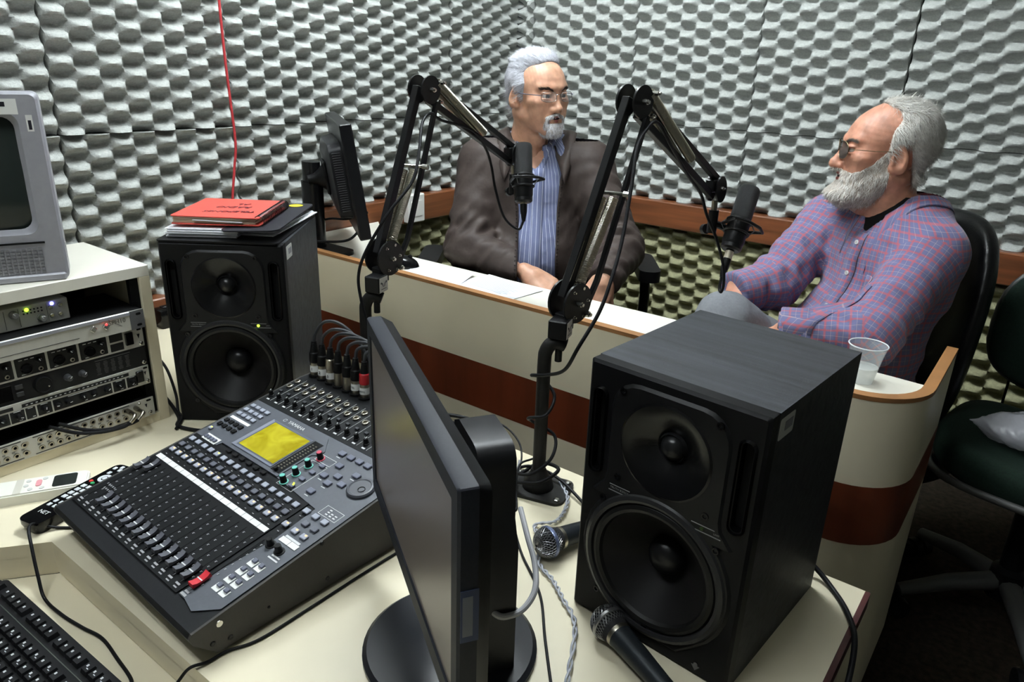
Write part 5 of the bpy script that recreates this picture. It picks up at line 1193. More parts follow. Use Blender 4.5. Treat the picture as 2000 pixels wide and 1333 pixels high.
m_lip = M('lips', (150, 86, 80), .4, sss=.1); m_eye = M('eye_white', (216, 210, 204), .15); m_iris = M('iris_dark', (40, 28, 22), .1); m_mouthin = M('mouth_dark', (40, 14, 14), .7)
m_hair1 = M('silver_hair', (204, 204, 210), .5, noise=(90, .12)); m_hair2 = M('grey_white_hair', (206, 202, 194), .55, noise=(80, .16)); m_brow = M('brow_dark', (58, 50, 46), .7); m_hair1b = M('grey_goatee', (168, 162, 156), .6, noise=(140, .35))
m_hairbase1 = M('hair_base_silver', (160, 160, 166), .7, noise=(120, .2)); m_hairbase2 = M('hair_base_grey', (172, 160, 148), .75, noise=(110, .22))
def make_head(person, base, O, fw, sc, kind, tilt=0.0, nod=0.0):
    """returns skin verts/faces in world space; builds hair, beard, eyes, glasses as children"""
    O = np.array(O, float); R = frame(fw); 
    ct, st = math.cos(tilt), math.sin(tilt); cn, sn = math.cos(nod), math.sin(nod)
    R = R @ np.array([[ct, 0, st], [0, 1, 0], [-st, 0, ct]]) @ np.array([[1, 0, 0], [0, cn, -sn], [0, sn, cn]])
    W = lambda V: O + sc * (np.asarray(V) @ R.T) - np.array(base)
    hf = head_field(kind); V, F = nets(hf, (-.10, -.135, -.225), (.10, .14, .14), .0028)
    rnd = np.random.RandomState(kind)
    hfld = hair_field(kind); HV, HF = nets(hfld, (-.11, -.145, -.115), (.11, .11, .155), .0034, 1)
    mh = m_hair1 if kind == 1 else m_hair2
    npmesh('hair', W(HV), HF, m_hairbase1 if kind == 1 else m_hairbase2, person)
    HN = vnormals(HV, HF); keep = (hair_region(HV, kind) < -.0005) & (HN[:, 2] > -.75); idx = np.where(keep)[0]; idx = rnd.choice(idx, 15000 if kind == 1 else 12000)
    P = HV[idx] + rnd.normal(size=(len(idx), 3)) * .0012; N = HN[idx]
    if kind == 1: D = np.stack([.10 * np.sign(P[:, 0]) + .25 * P[:, 0] / .08, -np.ones(len(P)), np.where(P[:, 2] > .07, .35, -.45)], 1) + rnd.normal(size=(len(P), 3)) * .16; L = rnd.uniform(.022, .046, len(P)); lift = np.where((P[:, 2] > .09), rnd.uniform(.05, .30, len(P)), rnd.uniform(.01, .06, len(P)))
    else: D = np.stack([.5 * np.sign(P[:, 0]), -.6 * np.ones(len(P)), -np.where(P[:, 2] > .09, .1, 1.0)], 1) + rnd.normal(size=(len(P), 3)) * .36; tz = P[:, 2] > .085; L = rnd.uniform(.018, .042, len(P)); lift = np.where(tz, rnd.uniform(.1, .5, len(P)), rnd.uniform(.02, .24, len(P)))
    SV, SF = strands(P, N, D, L, np.full(len(P), .0009), lift, rnd, .5, 4)
    npmesh('hair_strands', W(SV), SF, mh, person)['kind'] = 'stuff'
    bf = beard_field(kind, hf); BV, BF = nets(bf, (-.095, -.02, -.165), (.095, .145, .02), .0028, 1)
    npmesh('beard', W(BV), BF, m_hairbase2 if kind == 2 else m_hair1b, person)
    BN = vnormals(BV, BF); idx = rnd.choice(len(BV), 7000 if kind == 2 else 2600); P = BV[idx]; N = BN[idx]
    D = np.stack([.5 * P[:, 0] / .06, .35 * np.ones(len(P)), -np.ones(len(P))], 1) + rnd.normal(size=(len(P), 3)) * .35
    SV, SF = strands(P, N, D, rnd.uniform(.006, .016, len(P)) * (1.2 if kind == 2 else .7), np.full(len(P), .0010), rnd.uniform(.10, .5, len(P)), rnd, .4, 2)
    npmesh('beard_strands', W(SV), SF, mh, person)['kind'] = 'stuff'
    # eyebrows
    for s in (-1, 1):
        n = 260; t = rnd.uniform(0, 1, n); P = np.stack([s * (.012 + .038 * t), .0965 - .019 * t ** 1.6, .0135 + .006 * np.sin(t * 2.6) + rnd.normal(size=n) * .0016], 1)
        d0 = hf(P); e = 1e-4; g = np.stack([hf(P + np.eye(3)[i] * e) - d0 for i in range(3)], 1) / e; P = P - g * d0[:, None]
        SV, SF = strands(P, g, np.stack([s * np.ones(n), -.3 * np.ones(n), .25 + 0 * t], 1) + rnd.normal(size=(n, 3)) * .15, rnd.uniform(.007, .012, n), np.full(n, .0012), rnd.uniform(.1, .35, n), rnd, .3, 2)
        npmesh('eyebrow', W(SV), SF, m_brow if kind == 1 else M('brow_grey', (110, 100, 92), .7), person)
        # eyeball with iris and pupil
        mb = MB(); ec = Vector((s * .0305, .0795, -.0015)); gz = Vector((-.12 * 0, 1, -.05)).normalized(); q = gz.to_track_quat('Z', 'Y').to_matrix().to_4x4(); m = Matrix.Translation(ec) @ q
        r = .0122; A = [(r * math.sin(a), r * math.cos(a)) for a in [PI * k / 18 for k in range(18, -1, -1)]]
        mb.lathe([a for a in A if a[1] < r * .86], 20, 0, m, cap=False).lathe([(r * .51, r * .86), (r * .24, r * .955), (0, r * .985)], 20, 1, m, cap=False)
        o = mb.build('eyeball', [m_eye, m_iris], person, 60); VV = np.array([v.co[:] for v in o.data.vertices]); o.data.vertices.foreach_set('co', W(VV).astype(np.float32).ravel()); o.data.update()
    # lips
    def lf(P):
        Q = P.copy(); Q[:, 0] = np.abs(Q[:, 0])
        u = rc(Q, (0, .0995, -.0605), (.021, .0885, -.0655), .0040, .0018); l = rc(Q, (0, .0975, -.0740), (.019, .0880, -.0685), .0050, .0018)
        return smin(u, l, .001)
    LV, LF = nets(lf, (-.03, .075, -.085), (.03, .11, -.05), .0018); npmesh('lips', W(LV), LF, m_lip, person)
    mo = MB().lathe([(.0, -.004), (.012, -.003), (.017, 0), (.012, .003), (0, .004)], 20, 0, T(0, .0935, -.0672) @ Matrix.Diagonal((1, .42, 1.0 if kind == 1 else 1.5, 1))); o = mo.build('mouth', m_mouthin, person, 60); VV = np.array([v.co[:] for v in o.data.vertices]); o.data.vertices.foreach_set('co', W(VV).astype(np.float32).ravel()); o.data.update()
    def wb(mb, name, mats, s=60):
        o = mb.build(name, mats, person, s); VV = np.array([v.co[:] for v in o.data.vertices]); o.data.vertices.foreach_set('co', W(VV).astype(np.float32).ravel()); o.data.update(); return o
    # glasses
    gl = bpy.data.objects.new('eyeglasses', None); link(gl, person)
    gl['label'] = 'thin silver rimmed rectangular eyeglasses' if kind == 1 else 'thin metal framed dark lensed eyeglasses'
    m_gf = M('silver_frame', (170, 168, 168), .25, 1) if kind == 1 else M('gold_frame', (120, 108, 84), .3, 1)
    def wg(mb, name, mats):
        o = wb(mb, name, mats); o.parent = gl; return o
    dz = -.003
    for s in (-1, 1):
        cxl = s * .0335; fy = .1045 if kind == 1 else .107; hw, hh = (.0245, .0140) if kind == 1 else (.0245, .0205)
        pw = 3.2 if kind == 1 else 2.4
        ring = [(cxl + hw * math.copysign(abs(math.cos(a)) ** (2 / pw), math.cos(a)), hh * math.copysign(abs(math.sin(a)) ** (2 / pw), math.sin(a)) + dz) for a in [2 * PI * k / 28 for k in range(28)]]
        yy = lambda x: fy - 5.5 * (abs(x) - .012) ** 2 * (1 if abs(x) > .012 else 0)
        wg(MB().tube([(x, yy(x), z) for x, z in ring], .00085, 6, closed=True), 'rim', m_gf)
        wg(MB().add([(x * .985 + cxl * .015, yy(x), z) for x, z in ring], [list(range(28))]), 'lens', M('clear_lens', (235, 240, 245), .03, alpha=.14, spec=.8) if kind == 1 else M('dark_lens', (30, 30, 30), .05, alpha=.86, spec=.8))
        xo = cxl + s * hw; hx = s * .0765
        wg(MB().tube(spline([(xo, yy(xo), dz + .004), (xo + s * .012, yy(xo) - .010, dz + .005), (hx, .04, dz + .004), (hx + s * .003, -.004, dz + .004), (hx, -.022, dz - .012)], 6), .0013 if kind == 1 else .0009, 6), 'temple', m_gf if kind == 2 else M('temple_grey', (96, 98, 116), .4, .4))
    wg(MB().tube(spline([(-.011, .1035, dz + .004), (-.005, .106, dz + .007), (.005, .106, dz + .007), (.011, .1035, dz + .004)], 5), .0009, 6), 'bridge', m_gf)
    return W(V), F
# ------------------------------------------------------------------ hands (local: y toward fingers, x = thumb side, z = back of the hand)
def hand_mesh(curl, spread=.1, thumb=.6):
    chains = []
    for i, (x, L, r) in enumerate(((.027, .074, .0088), (.0085, .082, .0090), (-.010, .076, .0086), (-.027, .060, .0076))):
        p = np.array([x, .086 - .006 * abs(i - 1), .002]); a = 0; dx = math.sin(spread * (1.2 - i)); seg = [p]
        for k, fr_ in enumerate((.46, .30, .24)):
            a += curl * (.9, 1.05, .7)[k] + .04 * i; p = p + L * fr_ * np.array([dx * .6, math.cos(a), -math.sin(a)]); seg.append(p)
        chains.append((seg, r))
    def f(P):
        d = ell(P, (0, .048, 0), (.040, .054, .0155)); d = smin(d, rc(P, (.018, .012, -.004), (.026, .080, 0), .015, .012), .014); d = smin(d, rc(P, (-.020, .012, -.003), (-.024, .076, 0), .0145, .0115), .014)
        d = smin(d, rc(P, (0, -.018, 0), (0, .012, 0), .025, .024), .02)
        for seg, r in chains:
            q = rc(P, seg[0], seg[1], r * 1.05, r); q = smin(q, rc(P, seg[1], seg[2], r, r * .92), .004); q = smin(q, rc(P, seg[2], seg[3], r * .92, r * .78), .004)
            kn = np.linalg.norm(P - (seg[0] + np.array([0, -.002, .004])), axis=1) - r * .95
            d = smin(d, smin(q, kn, .004), .0055)
        t0, t1, t2, t3 = np.array([.024, .022, -.006]), np.array([.046, .050, -.016]), np.array([.050 - .010 * thumb, .078, -.022 - .012 * thumb]), np.array([.042 - .018 * thumb, .098, -.028 - .018 * thumb])
        q = smin(rc(P, t0, t1, .0150, .0118), smin(rc(P, t1, t2, .0112, .0102), rc(P, t2, t3, .0102, .0080), .004), .004)
        return smin(d, q, .008)
    return nets(f, (-.06, -.07, -.11), (.085, .19, .04), .0032)
# ------------------------------------------------------------------ stripe and plaid cloth
def cloth_mat(name, base, layers, rough=.85, bump=.25):
    """layers: (axis 0/1, period, offset, width, colour, strength)"""
    m = bpy.data.materials.new(name); m.use_nodes = True; nt = m.node_tree; L = nt.links.new; p = nt.nodes['Principled BSDF']
    p.inputs['Roughness'].default_value = rough; p.inputs['Specular IOR Level'].default_value = .2; p.inputs['Sheen Weight'].default_value = .15
    uv = nt.nodes.new('ShaderNodeUVMap'); uv.uv_map = 'cloth'; sp = nt.nodes.new('ShaderNodeSeparateXYZ'); L(uv.outputs[0], sp.inputs[0])
    cur = nt.nodes.new('ShaderNodeRGB'); cur.outputs[0].default_value = rgb(*base); cur = cur.outputs[0]
    def mth(op, a, b=None):
        n = nt.nodes.new('ShaderNodeMath'); n.operation = op
        for i, v in enumerate((a, b)):
            if v is None: continue
            if isinstance(v, (int, float)): n.inputs[i].default_value = v
            else: L(v, n.inputs[i])
        return n.outputs[0]
    for ax, per, off, wd, col, st in layers:
        t = mth('FRACT', mth('ADD', mth('DIVIDE', sp.outputs[ax], per), off)); a = mth('ABSOLUTE', mth('SUBTRACT', t, .5)); k = mth('MULTIPLY', mth('LESS_THAN', a, wd / per / 2), st)
        mix = nt.nodes.new('ShaderNodeMix'); mix.data_type = 'RGBA'; L(k, mix.inputs[0]); L(cur, mix.inputs[6]); mix.inputs[7].default_value = rgb(*col); cur = mix.outputs[2]
    L(cur, p.inputs['Base Color'])
    tc = nt.nodes.new('ShaderNodeTexCoord'); n2 = nt.nodes.new('ShaderNodeTexNoise'); n2.inputs['Scale'].default_value = 14; n2.inputs['Detail'].default_value = 5; L(tc.outputs['Object'], n2.inputs['Vector'])
    b = nt.nodes.new('ShaderNodeBump'); b.inputs['Strength'].default_value = bump; b.inputs['Distance'].default_value = .02; L(n2.outputs['Fac'], b.inputs['Height']); L(b.outputs[0], p.inputs['Normal'])
    MATS[name] = m; return m
m_stripe = cloth_mat('striped_cotton', (112, 119, 150), [(0, .0135, 0, .0014, (214, 218, 232), .9), (0, .0045, .3, .0007, (76, 84, 122), .5)], bump=.35)
m_plaid = cloth_mat('plaid_cotton', (98, 100, 134), [(0, .025, 0, .0046, (172, 82, 82), .6), (1, .025, 0, .0046, (172, 82, 82), .6), (0, .025, .5, .0009, (196, 172, 160), .4), (1, .025, .5, .0009, (196, 172, 160), .4)], bump=.35)
def jacket_mat():
    m = M('brown_jacket', (55, 47, 44), .55, noise=(160, .06), bump=(16, .3, .012), spec=.3); return m
m_jacket = jacket_mat(); m_trouser1 = M('dark_denim', (28, 30, 38), .85, noise=(200, .2)); m_trouser2 = M('grey_twill', (104, 106, 110), .85, noise=(200, .08), bump=(18, .4, .02)); m_button = M('shirt_button', (206, 206, 204), .3); m_shoe = M('black_leather_shoe', (22, 20, 19), .35)
def on_surface(f, p, n_it=8):
    p = np.array([p], float); e = 1e-4
    for _ in range(n_it):
        d = f(p); g = np.stack([f(p + np.eye(3)[i] * e) - d for i in range(3)], 1) / e; p = p - g * d[:, None] / max((g * g).sum(), .2)
    d = f(p); g = np.stack([f(p + np.eye(3)[i] * e) - d for i in range(3)], 1)[0] / e
    return p[0], g / np.linalg.norm(g)
def ray_surface(f, o, d, far=.5):
    o = np.array(o, float); d = np.array(d, float); d /= np.linalg.norm(d); t = np.linspace(0, far, 600); v = f(o + t[:, None] * d); i = np.argmax(v < 0); return o + t[i] * d
def add_button(person, f, p, n, r=.0055):
    z = Vector(n); m = Matrix.Translation(Vector(p)) @ z.to_track_quat('Z', 'Y').to_matrix().to_4x4()
    mb = MB().lathe([(r, -.001), (r, .0012), (r * .8, .0020), (r * .72, .0014), (0, .0014)], 16, 0, m)
    for a in range(4): mb.lathe([(r * .12, .0014), (r * .12, .0016), (0, .0016)], 6, 1, m @ T(r * .28 * math.cos(a * PI / 2 + .7), r * .28 * math.sin(a * PI / 2 + .7), 0))
    return mb.build('button', [m_button, m_ink], person, 40)
def leg_field(P, hip, knee, ank, r=(.088, .062, .048)):
    return smin(rc(P, hip, knee, r[0], r[1]), rc(P, knee, ank, r[1], r[2]), .03)
def shoe(person, a, fw):
    a = np.array(a, float); R = frame(fw)
    def f(P):
        Q = (P - a) @ R; return smax(smin(ell(Q, (0, .06, -.02), (.045, .12, .045)), ell(Q, (0, -.01, .0), (.042, .055, .06)), .03), -.075 - Q[:, 2], .006)
    V, F = nets(f, a - [.2, .2, .09], a + [.2, .2, .10], .008); return npmesh('shoe', V, F, m_shoe, person)
def hand_at(wrist, direction, back, curl, thumb, mirror):
    V, F = hand_mesh(curl, thumb=thumb); y = np.array(direction, float); y /= np.linalg.norm(y); z = np.array(back, float); z -= y * (z @ y); z /= np.linalg.norm(z); x = np.cross(y, z)
    if mirror: V = V * [-1, 1, 1]; F = F[:, ::-1]
    return np.array(wrist) + V[:, :1] * x + V[:, 1:2] * y + V[:, 2:] * z, F
def join(parts):
    Vs, Fs, o = [], [], 0
    for V, F in parts: Vs.append(V); Fs.append(F + o); o += len(V)
    return np.concatenate(Vs), np.concatenate(Fs)
def sheet(rows, th=.0035):
    """thin cloth piece from a grid of points (rows x cols x 3)"""
    G = np.array(rows, float); a, b, _ = G.shape; mb = MB(); V = [tuple(p) for p in G.reshape(-1, 3)]
    F = [[i * b + j, (i + 1) * b + j, (i + 1) * b + j + 1, i * b + j + 1] for i in range(a - 1) for j in range(b - 1)]
    return mb.add(V, F)
def solid(o, th): md = o.modifiers.new('thickness', 'SOLIDIFY'); md.thickness = th; md.offset = 0; return o
# ================================================================== man in the brown jacket
Z1 = np.zeros(3)
pm1 = thing('person', 'man with silver hair, goatee and glasses in open brown jacket behind the counter', 'person', (-1.36, 1.93, .0))
B1 = np.array((-1.36, 1.93, 0.0))
f1 = np.array([.578, -.816, 0]); l1 = np.array([.816, .578, 0])                    # facing, own left
R1 = np.stack([-l1, f1, [0, 0, 1]], 1)                                              # columns right, forward, up
C1 = np.array([-1.352, 1.905, .895])
shR, shL = np.array([-1.482, 1.812, 1.008]), np.array([-1.220, 2.001, 1.014])
elR, elL = np.array([-1.432, 1.680, .775]), np.array([-1.040, 1.928, .792])
wrR, wrL = np.array([-1.190, 1.690, .728]), np.array([-.985, 1.748, .742])
def tor1(P, g):
    d = ell(P, C1 + [0, 0, .02], (.170 + g, .112 + g, .185 + g), R1); d = smin(d, ell(P, C1 + f1 * .035 + [0, 0, -.17], (.155 + g, .125 + g, .16 + g), R1), .06)
    d = smin(d, ell(P, C1 + f1 * .01 + [0, 0, -.36], (.17 + g, .125 + g, .10 + g), R1), .05); return d
def sh1(P):
    nk = C1 + np.array([0, 0, .155]) - f1 * .03
    d = smin(tor1(P, 0), rc(P, nk, shR + [.02, .015, .005], .070, .055), .05); d = smin(d, rc(P, nk, shL - [.02, .015, -.005], .070, .055), .05)
    Q = (P - C1) @ R1; cut = np.maximum(np.linalg.norm(Q[:, :2] - [0, -.030], axis=1) - .066, .150 - Q[:, 2]); cut = np.minimum(cut, np.maximum(np.abs(Q[:, 0]) - np.interp(Q[:, 2], [.105, .19], [.0, .050]), np.maximum(-Q[:, 1], .105 - Q[:, 2])))
    d = smax(d, -cut, .006); d = d + .0022 * waves(P, 41, 8, .05, .11) + .0016 * waves(P, 43, 6, .02, .05, (0, 0, 1), .5)
    return d
V, F = nets(sh1, C1 - [.30, .30, .42], C1 + [.30, .30, .26], .009)
segs = [(lambda p: np.zeros(len(p)), C1 - [0, 0, .4], C1, f1, .15)]
sho1 = npmesh('shirt', V - B1, F, m_stripe, pm1, uv=cloth_uv(V, F, segs)); sho1['label'] = 'blue shirt with thin white stripes'
def jk1(P):
    nk = C1 + np.array([0, 0, .150]) - f1 * .035; g = .016
    d = tor1(P, g); d = smin(d, rc(P, nk, shR, .078, .072), .06); d = smin(d, rc(P, nk, shL, .078, .072), .06)
    d = smin(d, ell(P, C1 + [0, 0, -.30], (.185, .14, .12), R1), .05)
    aR = smin(rc(P, shR, elR, .078, .066), rc(P, elR, wrR, .066, .048), .03); aL = smin(rc(P, shL, elL, .078, .066), rc(P, elL, wrL, .066, .048), .03)
    fr = np.exp(-((P - elR) ** 2).sum(1) / .020); fl = np.exp(-((P - elL) ** 2).sum(1) / .020)
    aR = aR + (.0035 + .007 * fr) * waves(P, 51, 5, .03, .06, (elR - shR) / .3 + (wrR - elR) / .6, .5); aL = aL + (.0035 + .007 * fl) * waves(P, 52, 5, .03, .06, (elL - shL) / .3 + (wrL - elL) / .6, .5)
    d = d + .004 * waves(P, 53, 7, .06, .14) + .002 * waves(P, 54, 5, .03, .06, (0, 0, 1), .8)
    d = smin(d, aR, .035); d = smin(d, aL, .035)
    # open front: a wedge of the front is left out, wider toward the neck
    Q = (P - C1) @ R1; x, y, z = Q[:, 0], Q[:, 1], Q[:, 2]
    hw = np.interp(z, [-.42, -.30, -.15, 0, .09, .15, .20], [.072, .062, .056, .058, .068, .085, .09]); xc = np.interp(z, [-.4, 0, .15], [-.022, -.014, -.006])
    gap = np.maximum(np.abs(x - xc) - hw, -y + np.interp(z, [.05, .17, .22], [.0, -.02, -.06]))
    d = smax(d, -gap, .006)
    cut = np.maximum(np.maximum(z - .185, 0) * 0 + (np.linalg.norm(Q[:, :2] - [0, -.03], axis=1) - .082), .1 - z)      # neck hole
    d = smax(d, -cut, .008)
    d = smax(d, (wrR - elR) / np.linalg.norm(wrR - elR) @ (P - wrR).T, .006) if 0 else d
    eR = (wrR - elR) / np.linalg.norm(wrR - elR); eL = (wrL - elL) / np.linalg.norm(wrL - elL)
    nearR = np.linalg.norm(P - wrR, axis=1) < .09; nearL = np.linalg.norm(P - wrL, axis=1) < .09
    d = np.where(nearR, smax(d, (P - wrR) @ eR, .006), d); d = np.where(nearL, smax(d, (P - wrL) @ eL, .006), d)
    return d
V, F = nets(jk1, (-1.68, 1.55, .47), (-.90, 2.22, 1.09), .0075)
jo = npmesh('jacket', V - B1, F, m_jacket, pm1); jo['label'] = 'open dark brown zip jacket'
# collars: jacket lapels laid on the chest, shirt collar round the neck
def collar(name, field, cen, fwd, inner, outer, mat, a0, stand, tip, par, base, th=.003, rows=9, n=36, front=0.0, drop0=.0):
    """turned-down collar: stands up round the neck, folds over and lies on the garment; tips point forward"""
    right = np.array([fwd[1], -fwd[0], 0]); G = []; a1 = 2 * PI - a0
    def surf(p):
        t = np.linspace(.12, -.22, 240); q = np.repeat(p[None], 240, 0); q[:, 2] = cen[2] + t; v = field(q); i = np.argmax(v < 0); return q[i, 2] if (v < 0).any() else cen[2] - .12
    for i in range(n + 1):
        a = a0 + (a1 - a0) * i / n; di = fwd * math.cos(a) + right * math.sin(a); fr = max(0, 1 - min(a - a0, a1 - a) / .75) ** 1.5
        zin = cen[2] - drop0 * (.5 + .5 * math.cos(a)); ro = outer + tip * fr; ztop = zin + stand; r1 = inner + .007
        # pull the tips forward
        off = fwd * front * fr
        zo = surf(cen + (di * ro + off)); row = []
        for j in range(rows):
            t = j / (rows - 1)
            if t <= .3: u = t / .3; rad = inner + .002 * u; z = zin + stand * u; p = cen + di * rad
            else:
                u = (t - .3) / .7; rad = r1 + (ro - r1) * u; p = cen + di * rad + off * u; z = max(ztop + (zo + th - ztop) * (u ** .8), surf(p) + th + .002)
            p = p.copy(); p[2] = z; row.append(p)
        G.append(row)
    G = np.array(G)
    for _ in range(2): G[1:-1, 3:] = G[1:-1, 3:] * .5 + (G[:-2, 3:] + G[2:, 3:]) * .25
    o = sheet(G - base).build(name, mat, par, 60); solid(o, th)
    l = o.data.uv_layers.new(name='cloth'); k = np.array([lp.vertex_index for lp in o.data.loops]); l.data.foreach_set('uv', np.stack([(k // rows) * (a1 - a0) / n * outer, (k % rows) * (outer - inner + stand) / rows], 1).astype(np.float32).ravel())
    return o
ncen = C1 + np.array([0, 0, .165]) - f1 * .022
collar('jacket_collar', jk1, ncen + [0, 0, .030], f1, .080, .126, m_jacket, .62, .030, .030, pm1, B1, th=.005, front=.03, drop0=.03)
collar('shirt_collar', sh1, ncen + np.array([0, 0, .028]), f1, .066, .084, m_stripe, .30, .026, .014, pm1, B1, front=.02, drop0=.035)
# zipper teeth along both jacket edges
zt = MB()
for sx in (-1, 1):
    for k in range(46):
        z = .12 - k * .0105; xc = np.interp(z, [-.4, 0, .15], [-.022, -.014, -.006]); hw = np.interp(z, [-.42, -.30, -.15, 0, .09, .15, .20], [.072, .062, .056, .058, .068, .085, .09])
        o_ = C1 + R1 @ np.array([xc + sx * (hw + .006), .30, z]); p = ray_surface(jk1, o_, -f1, .34); zt.box(tuple(p - B1), (.004, .004, .003), rz=.6)
zo = zt.build('zipper', M('zip_dark', (44, 42, 42), .35, .8), pm1, 0); zo['kind'] = 'stuff'
for z in (.075, .005, -.075, -.145, -.215, -.275):
    o_ = C1 + R1 @ np.array([-.012, .32, z]); p = ray_surface(sh1, o_, -f1, .4); q, n = on_surface(sh1, p); add_button(pm1, sh1, q - B1, n)
pl = []
for z in np.linspace(.12, -.33, 26): pl.append([ray_surface(sh1, C1 + R1 @ np.array([-.012 + dx, .32, z]), -f1, .4) + f1 * .0022 - B1 for dx in (-.017, 0, .017)])
po = sheet(pl).build('shirt_placket', m_stripe, pm1, 60); solid(po, .0018); l = po.data.uv_layers.new(name='cloth'); k = np.array([lp.vertex_index for lp in po.data.loops]); l.data.foreach_set('uv', np.stack([(k % 3) * .017 + .003, (k // 3) * .018], 1).astype(np.float32).ravel())
bp = [ray_surface(sh1, C1 + R1 @ np.array([dx, .32, -.335]), -f1, .4) for dx in np.linspace(-.12, .12, 13)]
bo_ = sheet([[q - B1 + np.array([0, 0, -.018]) + f1 * .004, q - B1 + np.array([0, 0, .014]) + f1 * .004] for q in bp]).build('belt', m_shoe, pm1, 60); solid(bo_, .004)
# trousers and shoes
hp = C1 - np.array([0, 0, .40])
def tr1(P):
    d = ell(P, hp + f1 * .02, (.165, .13, .10), R1)
    for s in (-1, 1): d = smin(d, leg_field(P, hp + l1 * .085 * s + f1 * .04, hp + l1 * .11 * s + f1 * .37 + [0, 0, .035], hp + l1 * .10 * s + f1 * .34 + np.array([0, 0, -.385])), .03)
    return d + .003 * waves(P, 61, 6, .04, .09)
V, F = nets(tr1, hp - [.55, .75, .44], hp + [.62, .35, .16], .012); npmesh('trousers', V - B1, F, m_trouser1, pm1)
for s in (-1, 1): shoe(pm1, hp + l1 * .10 * s + f1 * .35 + np.array([0, 0, -.395]) - B1, f1)
HV, HF = make_head(pm1, B1, (-1.331, 1.873, 1.227), (.956, -.292, 0), .96, 1, tilt=.03, nod=-.04)
hR = hand_at(wrR - (wrR - elR) * .06, (.80, .10, -.32), (.25, -.35, .9), .42, .5, False); hL = hand_at(wrL - (wrL - elL) * .05, (-.10, -.55, -.72), (.62, -.60, .40), .85, .9, True)
def core1(P):
    d = tor1(P, -.02)
    for a, b, c in ((shR, elR, wrR), (shL, elL, wrL)): d = smin(d, smin(rc(P, a, b, .045, .036), rc(P, b, b + (c - b) * .72, .036, .022), .02), .03)
    for s in (-1, 1): d = smin(d, leg_field(P, hp + l1 * .085 * s + f1 * .04, hp + l1 * .11 * s + f1 * .37 + [0, 0, .035], hp + l1 * .10 * s + f1 * .34 + np.array([0, 0, -.385]), (.07, .045, .035)), .03)
    return d
CV, CF = nets(core1, (-1.70, 1.30, .05), (-.80, 2.25, 1.08), .018, 1)
V, F = join([(HV, HF), (CV - B1, CF), (hR[0] - B1, hR[1]), (hL[0] - B1, hL[1])]); npmesh('body', V, F, m_skin1, pm1)
# ================================================================== bearded man in the plaid shirt
pm2 = thing('person', 'white bearded man with glasses in plaid shirt, sitting at the counter end', 'person', (-.30, 1.98, .0))
B2 = np.array((-.30, 1.98, 0.0))
f2 = np.array([-.56, -.828, 0]); l2 = np.array([.828, -.56, 0]); R2 = np.stack([-l2, f2, [0, 0, 1]], 1)
C2 = np.array([-.318, 1.965, .840])
s2R, s2L = np.array([-.490, 2.045, .945]), np.array([-.222, 1.900, .930])
e2R, e2L = np.array([-.560, 1.880, .795]), np.array([-.285, 1.702, .765])
w2R, w2L = np.array([-.622, 1.765, .780]), np.array([-.462, 1.657, .748])
def tor2(P, g=0):
    d = ell(P, C2 + [0, 0, .02], (.178 + g, .118 + g, .175 + g), R2); d = smin(d, ell(P, C2 + f2 * .060 + np.array([0, 0, -.165]), (.168 + g, .148 + g, .15 + g), R2), .06)
    d = smin(d, ell(P, C2 + f2 * .02 + np.array([0, 0, -.31]), (.18 + g, .15 + g, .10 + g), R2), .05)
    nk = C2 + np.array([0, 0, .15]) - f2 * .03
    d = smin(d, rc(P, nk, s2R, .075 + g, .066 + g), .05); d = smin(d, rc(P, nk, s2L, .075 + g, .066 + g), .05)
    return d
def armf(P, a, b, c, seed):
    u = rc(P, a, b, .072, .064); l = rc(P, b, c, .064, .046)
    w = .0035 + .006 * np.exp(-((P - b) ** 2).sum(1) / .02)
    k = w * waves(P, seed, 6, .03, .07, (b - a) / np.linalg.norm(b - a) + .6 * (c - b) / np.linalg.norm(c - b), .55)
    return u + k, l + k
def sh2(P):
    t = tor2(P) + .0035 * waves(P, 71, 7, .05, .12) + .0022 * waves(P, 72, 6, .025, .06, (.5, .5, .8), .5)
    ft = np.exp(-(((P - (C2 + f2 * .12 + np.array([0, 0, -.10]))) * [1, 1, 2.2]) ** 2).sum(1) / .012); t = t + .006 * ft * np.sin((P[:, 2] - .25 * (P - C2) @ l2) * 2 * PI / .055)
    u, l = armf(P, s2R, e2R, w2R, 73); d = smin(t, smin(u, l, .03), .022); u, l = armf(P, s2L, e2L, w2L, 74); d = smin(d, smin(u, l, .03), .022)
    for w_, e_ in ((w2R, e2R), (w2L, e2L)):
        ax = (w_ - e_) / np.linalg.norm(w_ - e_); s = (P - w_) @ ax; rad = np.linalg.norm(P - w_ - s[:, None] * ax, axis=1)
        cuff = np.maximum(np.abs(s + .028) - .030, rad - .056); d = smin(d, cuff, .010); near = np.linalg.norm(P - w_, axis=1) < .09; d = np.where(near, smax(d, s, .005), d)
    Q = (P - C2) @ R2; cut = np.maximum(np.linalg.norm(Q[:, :2] - [0, -.035], axis=1) - .070, .115 - Q[:, 2]); cut = np.minimum(cut, np.maximum(np.abs(Q[:, 0]) - np.interp(Q[:, 2], [.120, .18], [.0, .045]), np.maximum(.0 - Q[:, 1], .120 - Q[:, 2])))
    return smax(d, -cut, .006)
V, F = nets(sh2, (-.76, 1.53, .45), (-.02, 2.24, 1.06), .007)
dn = lambda a, b, r1, r2: (lambda p: rc(p, a, b, r1, r2))
